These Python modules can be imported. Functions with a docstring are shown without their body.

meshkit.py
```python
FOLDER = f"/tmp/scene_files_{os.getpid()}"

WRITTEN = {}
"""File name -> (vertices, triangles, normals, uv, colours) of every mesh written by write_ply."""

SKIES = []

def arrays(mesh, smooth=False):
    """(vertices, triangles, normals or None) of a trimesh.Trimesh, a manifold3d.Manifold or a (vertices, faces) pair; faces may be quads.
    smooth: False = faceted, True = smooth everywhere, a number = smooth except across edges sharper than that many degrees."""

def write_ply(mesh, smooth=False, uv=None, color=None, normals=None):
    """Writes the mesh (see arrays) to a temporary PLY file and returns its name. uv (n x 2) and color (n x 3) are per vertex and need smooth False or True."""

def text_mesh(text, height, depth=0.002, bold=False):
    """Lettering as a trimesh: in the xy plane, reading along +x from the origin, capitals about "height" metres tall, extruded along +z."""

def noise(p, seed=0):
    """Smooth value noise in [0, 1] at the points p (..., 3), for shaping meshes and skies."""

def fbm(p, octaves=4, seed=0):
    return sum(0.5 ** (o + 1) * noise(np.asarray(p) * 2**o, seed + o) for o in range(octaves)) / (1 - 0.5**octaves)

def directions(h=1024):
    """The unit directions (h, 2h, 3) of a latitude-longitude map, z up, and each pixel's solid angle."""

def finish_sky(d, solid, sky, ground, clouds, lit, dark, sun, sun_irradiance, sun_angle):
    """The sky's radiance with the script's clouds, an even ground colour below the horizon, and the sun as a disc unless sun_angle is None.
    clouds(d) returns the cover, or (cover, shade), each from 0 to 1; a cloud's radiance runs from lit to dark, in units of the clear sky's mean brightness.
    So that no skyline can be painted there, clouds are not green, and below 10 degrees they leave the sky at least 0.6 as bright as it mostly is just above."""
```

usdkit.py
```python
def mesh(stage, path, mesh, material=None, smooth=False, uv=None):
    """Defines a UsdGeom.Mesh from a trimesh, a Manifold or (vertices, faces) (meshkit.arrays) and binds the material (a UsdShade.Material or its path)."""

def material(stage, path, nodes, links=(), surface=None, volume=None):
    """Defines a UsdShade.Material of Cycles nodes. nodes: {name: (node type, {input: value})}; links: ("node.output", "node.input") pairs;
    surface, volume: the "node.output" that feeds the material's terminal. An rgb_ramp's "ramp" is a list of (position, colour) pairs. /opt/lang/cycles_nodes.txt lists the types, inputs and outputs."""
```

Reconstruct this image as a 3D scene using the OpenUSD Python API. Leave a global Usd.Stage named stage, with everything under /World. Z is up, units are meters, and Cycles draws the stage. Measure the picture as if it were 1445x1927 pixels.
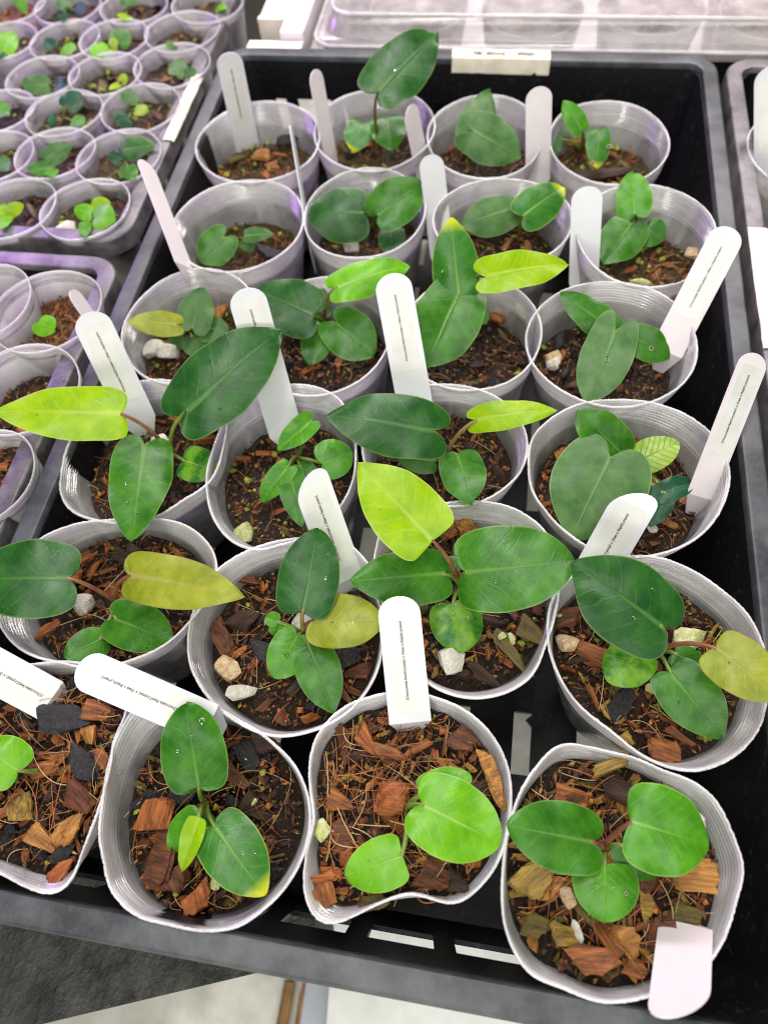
import math, random
import numpy as np, trimesh, usdkit, meshkit
from pxr import Usd, UsdGeom, UsdLux, UsdShade, Gf, Sdf, Vt
from shapely.geometry import Polygon, box as sbox

stage = Usd.Stage.CreateInMemory()
UsdGeom.SetStageUpAxis(stage, "Z"); UsdGeom.SetStageMetersPerUnit(stage, 1.0)
UsdGeom.Xform.Define(stage, "/World"); UsdGeom.Scope.Define(stage, "/World/Looks")
rnd = random.Random(7); nrs = np.random.RandomState(11)

# ---------------------------------------------------------------- camera
ZR = 0.42                      # height of the tray rims above the floor
CAM = np.array([0.04693, 0.04432, ZR + 0.32635])
PITCH, YAW, ROLL, FPX = 0.49083, -0.26891, -0.13645, 1300.0
PW, PH = 1445.0, 1927.0
_cp, _sp = math.cos(PITCH), math.sin(PITCH)
FWD = np.array([_sp*math.sin(YAW), _sp*math.cos(YAW), -_cp])
_r = np.array([math.cos(YAW), -math.sin(YAW), 0.0]); _u = np.cross(_r, FWD)
RIGHT = _r*math.cos(ROLL) + _u*math.sin(ROLL); UP = -_r*math.sin(ROLL) + _u*math.cos(ROLL)
cam = UsdGeom.Camera.Define(stage, "/World/camera")
_m = Gf.Matrix4d(*RIGHT, 0, *UP, 0, *(-FWD), 0, *CAM, 1)
cam.AddTransformOp().Set(_m)
cam.CreateHorizontalApertureAttr(20.955); cam.CreateVerticalApertureAttr(20.955*PH/PW)
cam.CreateFocalLengthAttr(20.955*FPX/PW)
cam.CreateClippingRangeAttr(Gf.Vec2f(0.01, 50))
cam.CreateFStopAttr(5.0); cam.CreateFocusDistanceAttr(0.34)
cam.CreateExposureAttr(1.08)

# ---------------------------------------------------------------- lamps (grow-light panels over the bench)
def lamp(name, pos, aim, w, h, power, color):
    L = UsdLux.RectLight.Define(stage, "/World/" + name)
    d = np.array(aim, float) - np.array(pos, float); d /= np.linalg.norm(d)
    x = np.cross(d, [0, 0, 1.0]); x = x/np.linalg.norm(x) if np.linalg.norm(x) > 1e-6 else np.array([1.0, 0, 0])
    y = np.cross(x, d)
    L.AddTransformOp().Set(Gf.Matrix4d(*x, 0, *(-y if y[2] < 0 else y), 0, *(-d), 0, *pos, 1))
    L.CreateWidthAttr(w); L.CreateHeightAttr(h); L.CreateNormalizeAttr(False)
    L.CreateIntensityAttr(power); L.CreateColorAttr(Gf.Vec3f(*color))
lamp("grow_lamp_front", (0.15, -0.40, ZR+1.15), (0.0, 0.25, ZR), 1.2, 0.35, 3.7, (1.0, 0.985, 0.93))
lamp("grow_lamp_over", (-0.05, 0.42, ZR+1.1), (0.0, 0.40, ZR), 1.25, 0.12, 13.0, (1.0, 0.97, 0.92))
lamp("grow_lamp_back", (0.0, 1.25, ZR+0.75), (0.0, 0.55, ZR), 1.7, 0.20, 9.5, (1.0, 0.90, 0.92))
lamp("grow_lamp_violet", (-0.64, 0.62, ZR+0.24), (-0.28, 0.42, ZR), 0.3, 0.14, 8.0, (0.62, 0.28, 1.0))
lamp("front_opening", (0.2, -1.2, ZR+0.35), (0.0, 0.0, ZR-0.3), 1.5, 0.8, 2.3, (1.0, 0.99, 0.95))

# ---------------------------------------------------------------- helpers
def ray(px, py):
    d = FWD + RIGHT*(px-PW/2)/FPX - UP*(py-PH/2)/FPX
    return d
def at(px, py, h=0.0):
    """The point at height h above the tray rims that the photograph shows at (px, py)."""
    d = ray(px, py); t = (ZR+h-CAM[2])/d[2]
    return CAM + t*d
def depth(P): return float((np.asarray(P)-CAM) @ FWD)
def unit(v): v = np.asarray(v, float); return v/np.linalg.norm(v)

_taken = {}
def path_for(name, parent):
    base = (str(parent.GetPath()) if parent is not None else "/World") + "/" + name
    n = _taken.get(base, 0); _taken[base] = n+1
    return base if n == 0 else f"{base}_{n:03d}"
ORG = {}
def tag(prim, label=None, cat=None, group=None, kind=None):
    for k, v in (("label", label), ("category", cat), ("group", group), ("kind", kind)):
        if v: prim.SetCustomDataByKey(k, v)
    return prim
def thing(name, label, cat, loc=(0, 0, 0), group=None, kind=None):
    x = UsdGeom.Xform.Define(stage, path_for(name, None)); x.AddTranslateOp().Set(Gf.Vec3d(*map(float, loc)))
    p = x.GetPrim(); ORG[str(p.GetPath())] = np.array(loc, float)
    return tag(p, label, cat, group, kind)
def origin(parent): return ORG.get(str(parent.GetPath()), np.zeros(3)) if parent is not None else np.zeros(3)
def obj(name, mesh, mat, parent=None, smooth=30, label=None, kind=None, prims=None, normals=None):
    """One Mesh prim; mesh is in world coordinates, shifted to its thing's base."""
    pth = path_for(name, parent)
    if isinstance(mesh, trimesh.Trimesh): v, f = np.array(mesh.vertices), np.array(mesh.faces)
    else: v, f = np.asarray(mesh[0], float), np.asarray(mesh[1], int)
    o = origin(parent)
    m = usdkit.mesh(stage, pth, (v-o, f), mat, smooth=smooth)
    ORG[pth] = o
    if prims:
        api = UsdGeom.PrimvarsAPI(m)
        for k, a in prims.items():
            api.CreatePrimvar(k, Sdf.ValueTypeNames.Color3fArray, "vertex").Set(Vt.Vec3fArray.FromNumpy(np.asarray(a, np.float32)))
    return tag(m.GetPrim(), label=label, kind=kind)
def obj_at(name, v, f, M, mat, parent, smooth=False, label=None):
    """A Mesh prim that keeps its own axes (for grain along them); M is 4x4 world."""
    pth = path_for(name, parent)
    m = usdkit.mesh(stage, pth, (v, f), mat, smooth=smooth)
    M = M.copy(); M[:3, 3] -= origin(parent)
    m.AddTransformOp().Set(Gf.Matrix4d(*M.T.ravel().tolist()))
    return tag(m.GetPrim(), label=label)
def curves(name, lines, width, mat, parent, kind=None):
    pth = path_for(name, parent); o = origin(parent)
    c = UsdGeom.BasisCurves.Define(stage, pth); c.CreateTypeAttr("linear")
    pts = np.vstack(lines)-o
    c.CreatePointsAttr(Vt.Vec3fArray.FromNumpy(pts.astype(np.float32)))
    c.CreateCurveVertexCountsAttr(Vt.IntArray([len(l) for l in lines]))
    w = np.concatenate([np.full(len(l), width*(0.6+0.8*rnd.random())) for l in lines])
    c.CreateWidthsAttr(Vt.FloatArray.FromNumpy(w.astype(np.float32))); c.SetWidthsInterpolation("vertex")
    UsdShade.MaterialBindingAPI.Apply(c.GetPrim()).Bind(mat)
    return tag(c.GetPrim(), kind=kind)
def tube(pts, radii, n=8, cap=True):
    pts = np.asarray(pts, float); k = len(pts); radii = np.broadcast_to(radii, k)
    t = np.gradient(pts, axis=0); t /= np.linalg.norm(t, axis=1)[:, None]
    ref = np.array([0, 0, 1.0]) if abs(t[0][2]) < 0.9 else np.array([1.0, 0, 0])
    V = []
    for i in range(k):
        a = unit(np.cross(t[i], ref)); b = np.cross(a, t[i])
        for j in range(n):
            q = 2*math.pi*j/n; V.append(pts[i]+radii[i]*(a*math.cos(q)+b*math.sin(q)))
    F = []
    for i in range(k-1):
        for j in range(n):
            p, q = i*n+j, i*n+(j+1) % n
            F += [[p, p+n, q], [q, p+n, q+n]]
    V += [pts[0], pts[-1]]
    for j in range(n):
        F += [[len(V)-2, j, (j+1) % n], [len(V)-1, (k-1)*n+(j+1) % n, (k-1)*n+j]]
    return np.array(V), np.array(F)
def bez(a, b, c, n=8):
    t = np.linspace(0, 1, n)[:, None]
    return (1-t)**2*a + 2*t*(1-t)*b + t*t*c
def boxm(lo, hi):
    lo, hi = np.array(lo, float), np.array(hi, float)
    b = trimesh.creation.box(hi-lo); b.apply_translation((lo+hi)/2); return b
def cat_mesh(parts):
    V, F, n = [], [], 0
    for p in parts:
        v, f = (p.vertices, p.faces) if isinstance(p, trimesh.Trimesh) else p
        V.append(np.asarray(v)); F.append(np.asarray(f)+n); n += len(v)
    return np.vstack(V), np.vstack(F)

# ---------------------------------------------------------------- materials
def mat(name, nodes, links, surface="p.BSDF"):
    return usdkit.material(stage, "/World/Looks/" + name, nodes, links, surface=surface)
def noisy(name, c1, c2, scale=40, rough=0.5, bump=0.0, bscale=200, stretch=None, spec=0.5, detail=4, lo=0.35, hi=0.65, coat=0.0, bdist=0.001):
    N = {"tc": ("texture_coordinate", {}), "mp": ("mapping", {"scale": stretch or (1, 1, 1)}),
         "n": ("noise_texture", {"scale": scale, "detail": detail, "roughness": 0.6}),
         "r": ("rgb_ramp", {"ramp": [(lo, c1), (hi, c2)]}),
         "p": ("principled_bsdf", {"roughness": rough, "specular_ior_level": spec, "coat_weight": coat})}
    Lk = [("tc.object", "mp.vector"), ("mp.vector", "n.vector"), ("n.fac", "r.fac"), ("r.color", "p.base_color")]
    if bump:
        N["bn"] = ("noise_texture", {"scale": bscale, "detail": 5, "roughness": 0.65})
        N["b"] = ("bump", {"strength": bump, "distance": bdist})
        Lk += [("mp.vector", "bn.vector"), ("bn.fac", "b.height"), ("b.normal", "p.normal")]
    return mat(name, N, Lk)

M = {}
M["black"] = noisy("black_plastic", (0.004, 0.004, 0.005), (0.060, 0.058, 0.060), 240, 0.45, 0.15, 900, spec=0.22, bdist=0.0004, lo=0.58, hi=0.84, detail=9)
M["rim"] = noisy("worn_black_rim", (0.020, 0.023, 0.026), (0.070, 0.076, 0.082), 45, 0.4, 0.3, 700, spec=0.4, bdist=0.0005)
M["rim_dusty"] = noisy("dusty_black_rim", (0.05, 0.046, 0.050), (0.16, 0.148, 0.158), 60, 0.36, 0.5, 500, spec=0.65, bdist=0.0006)
M["beam"] = noisy("rough_black_bench", (0.012, 0.013, 0.011), (0.055, 0.055, 0.048), 70, 0.5, 1.0, 260, stretch=(1, 0.6, 1), bdist=0.003)
M["tagw"] = noisy("white_tag_plastic", (0.56, 0.57, 0.59), (0.64, 0.65, 0.66), 20, 0.38)
M["tagp"] = noisy("pinkish_tag_plastic", (0.60, 0.55, 0.56), (0.67, 0.62, 0.63), 20, 0.38)
M["sticker"] = noisy("label_paper", (0.56, 0.565, 0.52), (0.64, 0.64, 0.60), 60, 0.3)
M["ink"] = mat("black_print", {"p": ("principled_bsdf", {"base_color": (0.02, 0.02, 0.025), "roughness": 0.5})}, [])
M["tape"] = noisy("masking_tape", (0.66, 0.60, 0.46), (0.80, 0.76, 0.62), 90, 0.6, 0.5, 400, bdist=0.0006)
M["white"] = noisy("white_plastic", (0.74, 0.68, 0.69), (0.82, 0.77, 0.78), 20, 0.35)
M["floor"] = noisy("pale_concrete", (0.50, 0.49, 0.40), (0.84, 0.83, 0.76), 16, 0.7, 0.3, 60, detail=8, bdist=0.002)
M["board"] = noisy("white_board", (0.66, 0.67, 0.60), (0.86, 0.87, 0.83), 22, 0.6, detail=8, lo=0.25, hi=0.6)
M["greyboard"] = noisy("grey_strip", (0.36, 0.40, 0.44), (0.44, 0.48, 0.52), 12, 0.5)
M["rust"] = noisy("rusty_brown", (0.16, 0.075, 0.02), (0.33, 0.19, 0.07), 30, 0.8, 0.4, 150)
M["soil"] = noisy("dark_soil", (0.006, 0.004, 0.0025), (0.045, 0.021, 0.009), 420, 0.6, 1.0, 650, bdist=0.004)
M["mossy"] = noisy("mossy_soil", (0.010, 0.007, 0.003), (0.095, 0.066, 0.008), 420, 0.6, 1.0, 650, bdist=0.004)
M["orangesoil"] = noisy("coir_soil", (0.06, 0.022, 0.007), (0.26, 0.10, 0.03), 420, 0.6, 1.0, 650, bdist=0.004)
BARK = [((0.028, 0.008, 0.002), (0.19, 0.058, 0.013)), ((0.070, 0.019, 0.004), (0.38, 0.125, 0.022)), ((0.15, 0.055, 0.008), (0.52, 0.24, 0.045)),
        ((0.010, 0.005, 0.003), (0.070, 0.027, 0.010)), ((0.10, 0.058, 0.008), (0.38, 0.24, 0.035)), ((0.034, 0.025, 0.004), (0.16, 0.115, 0.016)),
        ((0.11, 0.023, 0.004), (0.45, 0.135, 0.020))]
for i, (a, b) in enumerate(BARK):
    M[f"bark{i}"] = noisy(f"bark_{i}", a, b, 620, 0.5, 1.0, 900, stretch=(0.10, 1, 1), bdist=0.0016, lo=0.33, hi=0.68, detail=7)
    if i in (0, 3, 4, 5, 6): M[f"bark{i}w"] = noisy(f"crumbs_{i}", a, b, 400, 0.65, 0.5, 600, bdist=0.0005)
M["charcoal"] = noisy("charcoal", (0.008, 0.008, 0.009), (0.030, 0.030, 0.033), 500, 0.45, 1.0, 700, bdist=0.002)
M["pumice"] = noisy("white_pumice", (0.58, 0.55, 0.44), (0.80, 0.79, 0.70), 350, 0.85, 1.0, 900, bdist=0.0018)
M["pumiceg"] = noisy("algae_pumice", (0.40, 0.46, 0.10), (0.70, 0.70, 0.42), 350, 0.85, 1.0, 900, bdist=0.0018)
M["pumicet"] = noisy("tan_pumice", (0.42, 0.26, 0.12), (0.68, 0.55, 0.34), 350, 0.85, 1.0, 900, bdist=0.0018)
M["moss"] = noisy("green_moss", (0.10, 0.15, 0.01), (0.36, 0.38, 0.04), 200, 0.85, 1.0, 500, bdist=0.001)
M["fibre"] = mat("coir_fibre", {"p": ("principled_bsdf", {"base_color": (0.33, 0.12, 0.03), "roughness": 0.6})}, [])
M["fibre_red"] = mat("red_fibre", {"p": ("principled_bsdf", {"base_color": (0.16, 0.05, 0.02), "roughness": 0.6})}, [])
M["fibre_pale"] = mat("pale_fibre", {"p": ("principled_bsdf", {"base_color": (0.48, 0.34, 0.16), "roughness": 0.6})}, [])
M["drop"] = mat("water", {"p": ("principled_bsdf", {"base_color": (1, 1, 1), "roughness": 0.02, "ior": 1.33, "transmission_weight": 1.0})}, [])

def translucent_plastic(name, milk, tint=(0.86, 0.86, 0.87), rough=0.11, ridge=0.5):
    N = {"tc": ("texture_coordinate", {}), "n": ("noise_texture", {"scale": 55.0, "detail": 6, "roughness": 0.65}),
         "mr": ("map_range", {"from_min": 0.3, "from_max": 0.7, "to_min": milk*0.65, "to_max": min(1, milk*1.3), "clamp": True}),
         "a": ("attribute", {"attribute": "rg"}), "s": ("separate_xyz", {}), "rk": ("math", {"math_type": "multiply_add", "value2": ridge, "use_clamp": True}),
         "tr": ("transparent_bsdf", {"color": (0.97, 0.97, 0.97)}), "d": ("diffuse_bsdf", {"color": tint}), "tl": ("translucent_bsdf", {"color": tint}),
         "dm": ("mix_closure", {"fac": 0.36}), "mm": ("mix_closure", {}), "fr": ("fresnel", {"IOR": 1.48}),
         "rn": ("map_range", {"from_min": 0.35, "from_max": 0.7, "to_min": rough*0.6, "to_max": rough*2.6, "clamp": True}),
         "g": ("glossy_bsdf", {"color": (1, 1, 1)}), "o": ("mix_closure", {})}
    Lk = [("tc.object", "n.vector"), ("n.fac", "mr.value"), ("a.vector", "s.vector"), ("s.x", "rk.value1"), ("mr.result", "rk.value3"), ("n.fac", "rn.value"), ("rn.result", "g.roughness"),
          ("d.BSDF", "dm.closure1"), ("tl.BSDF", "dm.closure2"), ("rk.value", "mm.fac"),
          ("tr.BSDF", "mm.closure1"), ("dm.closure", "mm.closure2"), ("fr.fac", "o.fac"), ("mm.closure", "o.closure1"), ("g.BSDF", "o.closure2")]
    return mat(name, N, Lk, "o.closure")
M["cup"] = translucent_plastic("frosted_cup", 0.31, (0.97, 0.965, 0.955))
M["cup2"] = translucent_plastic("small_clear_cup", 0.27, (0.97, 0.95, 0.95), rough=0.15)
M["cuprim"] = translucent_plastic("cut_cup_edge", 0.75, (0.95, 0.94, 0.95))
M["lid"] = translucent_plastic("clear_lid", 0.45, (0.98, 0.90, 0.89), 0.12)

def leafmat(name, c_dark, c_light, vein, edge, tip=None, veins=0.15, trans=0.22, rough=0.33, mott=0.5):
    N = {"a": ("attribute", {"attribute": "lv"}), "s": ("separate_xyz", {}),
         "tc": ("texture_coordinate", {}), "n": ("noise_texture", {"scale": 95.0, "detail": 5, "roughness": 0.6}),
         "r": ("rgb_ramp", {"ramp": [(0.5-0.28*mott-0.02, c_dark), (0.5+0.28*mott+0.02, c_light)]}),
         # side veins: stripes slanted to the tip
         "ay": ("math", {"math_type": "multiply_add", "value2": -0.85}), "nv": ("noise_texture", {"scale": 70.0, "detail": 2}), "nvs": ("math", {"math_type": "multiply", "value2": 0.16}), "tpw": ("math", {"math_type": "multiply_add", "value2": 0.03, "value3": 0.0}), "ym": ("math", {"math_type": "add"}), "sum": ("math", {"math_type": "add"}),
         "fq": ("math", {"math_type": "multiply", "value2": 40.0}), "sn": ("math", {"math_type": "sine"}),
         "sv": ("map_range", {"from_min": 0.80, "from_max": 1.0, "to_min": 0.0, "to_max": veins, "clamp": True}),
         "mid": ("map_range", {"from_min": 0.010, "from_max": 0.034, "to_min": 0.65, "to_max": 0.0, "clamp": True}),
         "mx": ("math", {"math_type": "maximum"}),
         "vm": ("mix", {"color2": vein}),
         "ed": ("map_range", {"from_min": 0.955, "from_max": 1.0, "to_min": 0.0, "to_max": 0.75, "clamp": True}),
         "em": ("mix", {"color2": edge}), "wn": ("noise_texture", {"scale": 130.0, "detail": 6, "roughness": 0.7, "distortion": 0.6}), "wr": ("map_range", {"from_min": 0.58, "from_max": 0.72, "to_min": 0.0, "to_max": 0.30, "clamp": True}), "wm": ("mix", {"color2": (0.11, 0.25, 0.06)}),
         "bh": ("math", {"math_type": "multiply", "value2": -0.6}), "bn": ("math", {"math_type": "multiply_add", "value2": 0.6}),
         "b": ("bump", {"strength": 0.6, "distance": 0.0009}),
         "n2": ("noise_texture", {"scale": 60.0, "detail": 3}),
         "rr": ("map_range", {"from_min": 0.3, "from_max": 0.7, "to_min": rough-0.10, "to_max": rough+0.12, "clamp": True}),
         "p": ("principled_bsdf", {"specular_ior_level": 0.30}),
         "tl": ("translucent_bsdf", {}), "tcl": ("hsv", {"saturation": 1.1, "value": 2.0}), "o": ("mix_closure", {"fac": trans})}
    Lk = [("a.vector", "s.vector"), ("tc.object", "n.vector"), ("n.fac", "r.fac"), ("s.y", "ay.value1"), ("tc.object", "nv.vector"), ("nv.fac", "nvs.value1"), ("nvs.value", "ay.value3"), ("s.x", "tpw.value1"), ("tpw.value", "ym.value1"), ("s.y", "ym.value2"), ("ay.value", "sum.value1"), ("s.x", "sum.value2"),
          ("sum.value", "fq.value1"), ("fq.value", "sn.value1"), ("sn.value", "sv.value"), ("ym.value", "mid.value"), ("sv.result", "mx.value1"), ("mid.result", "mx.value2"),
          ("r.color", "vm.color1"), ("mx.value", "vm.fac"), ("s.z", "ed.value"), ("ed.result", "em.fac"),
          ("mx.value", "bh.value1"), ("n.fac", "bn.value1"), ("bh.value", "bn.value3"), ("bn.value", "b.height"), ("b.normal", "p.normal"),
          ("tc.object", "n2.vector"), ("n2.fac", "rr.value"), ("rr.result", "p.roughness"),
          ("tc.object", "wn.vector"), ("wn.fac", "wr.value"), ("wr.result", "wm.fac"), ("em.color", "wm.color1"), ("wm.color", "p.base_color"), ("em.color", "tcl.color"), ("tcl.color", "tl.color"), ("p.BSDF", "o.closure1"), ("tl.BSDF", "o.closure2")]
    if tip:
        N["tp"] = ("map_range", {"from_min": 0.80, "from_max": 0.97, "to_min": 0.0, "to_max": 0.95, "clamp": True})
        N["tm"] = ("mix", {"color2": tip})
        Lk += [("s.x", "tp.value"), ("tp.result", "tm.fac"), ("vm.color", "tm.color1"), ("tm.color", "em.color1")]
    else:
        Lk += [("vm.color", "em.color1")]
    return mat(name, N, Lk, "o.closure")
YE = (0.42, 0.52, 0.10)
M["dark"] = leafmat("leaf_dark", (0.010, 0.062, 0.011), (0.026, 0.112, 0.018), (0.09, 0.21, 0.05), (0.16, 0.24, 0.07), veins=0.096)
M["mid"] = leafmat("leaf_mid", (0.018, 0.105, 0.006), (0.052, 0.195, 0.013), (0.13, 0.28, 0.05), (0.20, 0.32, 0.08), veins=0.096)
M["green"] = leafmat("leaf_green", (0.036, 0.175, 0.006), (0.085, 0.30, 0.016), (0.20, 0.42, 0.06), (0.26, 0.42, 0.08), veins=0.120)
M["bright"] = leafmat("leaf_bright", (0.085, 0.30, 0.004), (0.155, 0.42, 0.010), (0.30, 0.50, 0.09), (0.34, 0.50, 0.10), veins=0.084)
M["lime"] = leafmat("leaf_lime", (0.21, 0.40, 0.003), (0.33, 0.51, 0.008), (0.40, 0.55, 0.10), (0.50, 0.58, 0.16), veins=0.168, trans=0.32)
M["olive"] = leafmat("leaf_olive", (0.18, 0.23, 0.012), (0.31, 0.35, 0.035), (0.36, 0.34, 0.11), (0.24, 0.14, 0.06), veins=0.150, trans=0.3)
M["grey"] = leafmat("leaf_greygreen", (0.032, 0.108, 0.020), (0.076, 0.178, 0.040), (0.14, 0.28, 0.10), (0.20, 0.30, 0.12), veins=0.072, rough=0.42)
M["teal"] = leafmat("leaf_teal", (0.006, 0.052, 0.024), (0.018, 0.085, 0.038), (0.06, 0.15, 0.07), (0.10, 0.18, 0.09), veins=0.072)
M["veined"] = leafmat("leaf_veined", (0.17, 0.32, 0.030), (0.36, 0.50, 0.09), (0.06, 0.18, 0.02), (0.10, 0.26, 0.03), veins=0.60, trans=0.3)
M["speck"] = leafmat("leaf_speckled", (0.012, 0.125, 0.008), (0.14, 0.32, 0.02), (0.18, 0.36, 0.05), (0.10, 0.24, 0.04), veins=0.090, mott=0.25)
M["yeltip"] = leafmat("leaf_yellow_tip", (0.018, 0.110, 0.010), (0.045, 0.19, 0.020), (0.20, 0.36, 0.06), YE, tip=(0.55, 0.58, 0.02), veins=0.096)
M["petg"] = noisy("petiole_green", (0.10, 0.16, 0.02), (0.17, 0.24, 0.04), 60, 0.4)
M["petr"] = noisy("petiole_red", (0.14, 0.045, 0.022), (0.24, 0.11, 0.05), 60, 0.4)
M["peto"] = noisy("petiole_olive", (0.17, 0.13, 0.03), (0.26, 0.19, 0.06), 60, 0.4)
M["stem"] = noisy("red_stem", (0.12, 0.02, 0.018), (0.22, 0.06, 0.035), 120, 0.45)
M["scar"] = mat("pale_scar", {"p": ("principled_bsdf", {"base_color": (0.62, 0.60, 0.42), "roughness": 0.7})}, [])

# ---------------------------------------------------------------- setting
S = 2.2
obj("floor", (np.array([[-S, -S, 0], [S, -S, 0], [S, S+1, 0], [-S, S+1, 0]]), np.array([[0, 1, 2], [0, 2, 3]])), M["floor"], None, smooth=False, kind="structure")

# bench beam (its front edge runs slantwise under the tray's front left)
e0, e1 = at(85, 1927, -0.118), at(500, 1828, -0.118)
ud = unit((e1-e0)*[1, 1, 0]); vd = np.array([-ud[1], ud[0], 0])
a = e0-ud*0.45; b = e1+ud*0.03
th = thing("bench_beam", "rough black bench beam slanting under the tray's front left corner", "beam", (a+b)/2*[1, 1, 0]+[0, 0, ZR-0.19])
poly = [a, b, b+vd*0.085, a+vd*0.22]
prof = np.array([[q[0], q[1], ZR-0.118] for q in poly]+[[q[0], q[1], ZR-0.19] for q in poly])
hull = trimesh.convex.convex_hull(prof)
obj("beam_body", hull, M["beam"], th, smooth=False)
# boards on the floor in front
def floor_board(name, label, cat, quad_px, m, z0=0.0, z1=0.018):
    q = [at(x, y, -ZR+z1) for x, y in quad_px]
    h = trimesh.convex.convex_hull(np.array([[p[0], p[1], z] for p in q for z in (z0+0.001, z1)]))
    c = np.mean(q, 0)*[1, 1, 0]
    t = thing(name, label, cat, c); obj("board_panel", h, m, t, smooth=False)
floor_board("floor_board", "white board on the floor below the front of the tray", "board", [(636, 1650), (1500, 1780), (1500, 2100), (600, 2100)], M["board"], z1=0.05)
floor_board("floor_strip", "blue grey strip beside the white board on the floor", "strip", [(572, 1700), (632, 1700), (598, 2100), (556, 2100)], M["greyboard"], z1=0.012)
for k, (x0, x1, w) in enumerate([(548, 520, 22), (575, 552, 14)]):
    A, B = at(x0, 1846, -ZR+0.006), at(x1, 2000, -ZR+0.006)
    t = thing("rusty_rod", ["thicker rusty brown rod lying on the floor beside the grey strip", "thinner rusty brown rod touching the grey strip on the floor"][k], "rod", A*[1, 1, 0], "rusty rods on the floor")
    r = w/2*depth(A)/FPX
    obj("rod_body", tube([A+[0, 0, r], (A+B)/2+[0, 0, r], B+[0, 0, r]], r, 10), M["rust"], t)

# ---------------------------------------------------------------- trays
def rrect(x0, y0, x1, y1, r, n=7):
    P = []
    for cx, cy, a0 in ((x1-r, y0+r, -90), (x1-r, y1-r, 0), (x0+r, y1-r, 90), (x0+r, y0+r, 180)):
        for k in range(n+1):
            q = math.radians(a0+90*k/n); P.append((cx+r*math.cos(q), cy+r*math.sin(q)))
    return np.array(P)
def densify(P, step):
    out = []
    for i in range(len(P)):
        a, b = P[i], P[(i+1) % len(P)]; n = max(1, int(round(np.linalg.norm(b-a)/step)))
        for k in range(n): out.append(a+(b-a)*k/n)
    return np.array(out)
def ring_loft(loops):
    """Closed skin through a closed cycle of loops with equal counts."""
    n = len(loops[0]); V = np.vstack(loops); F = []
    for i in range(len(loops)):
        j = (i+1) % len(loops)
        for k in range(n):
            l = (k+1) % n
            F += [[i*n+k, i*n+l, j*n+l], [i*n+k, j*n+l, j*n+k]]
    return V, np.array(F)
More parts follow.
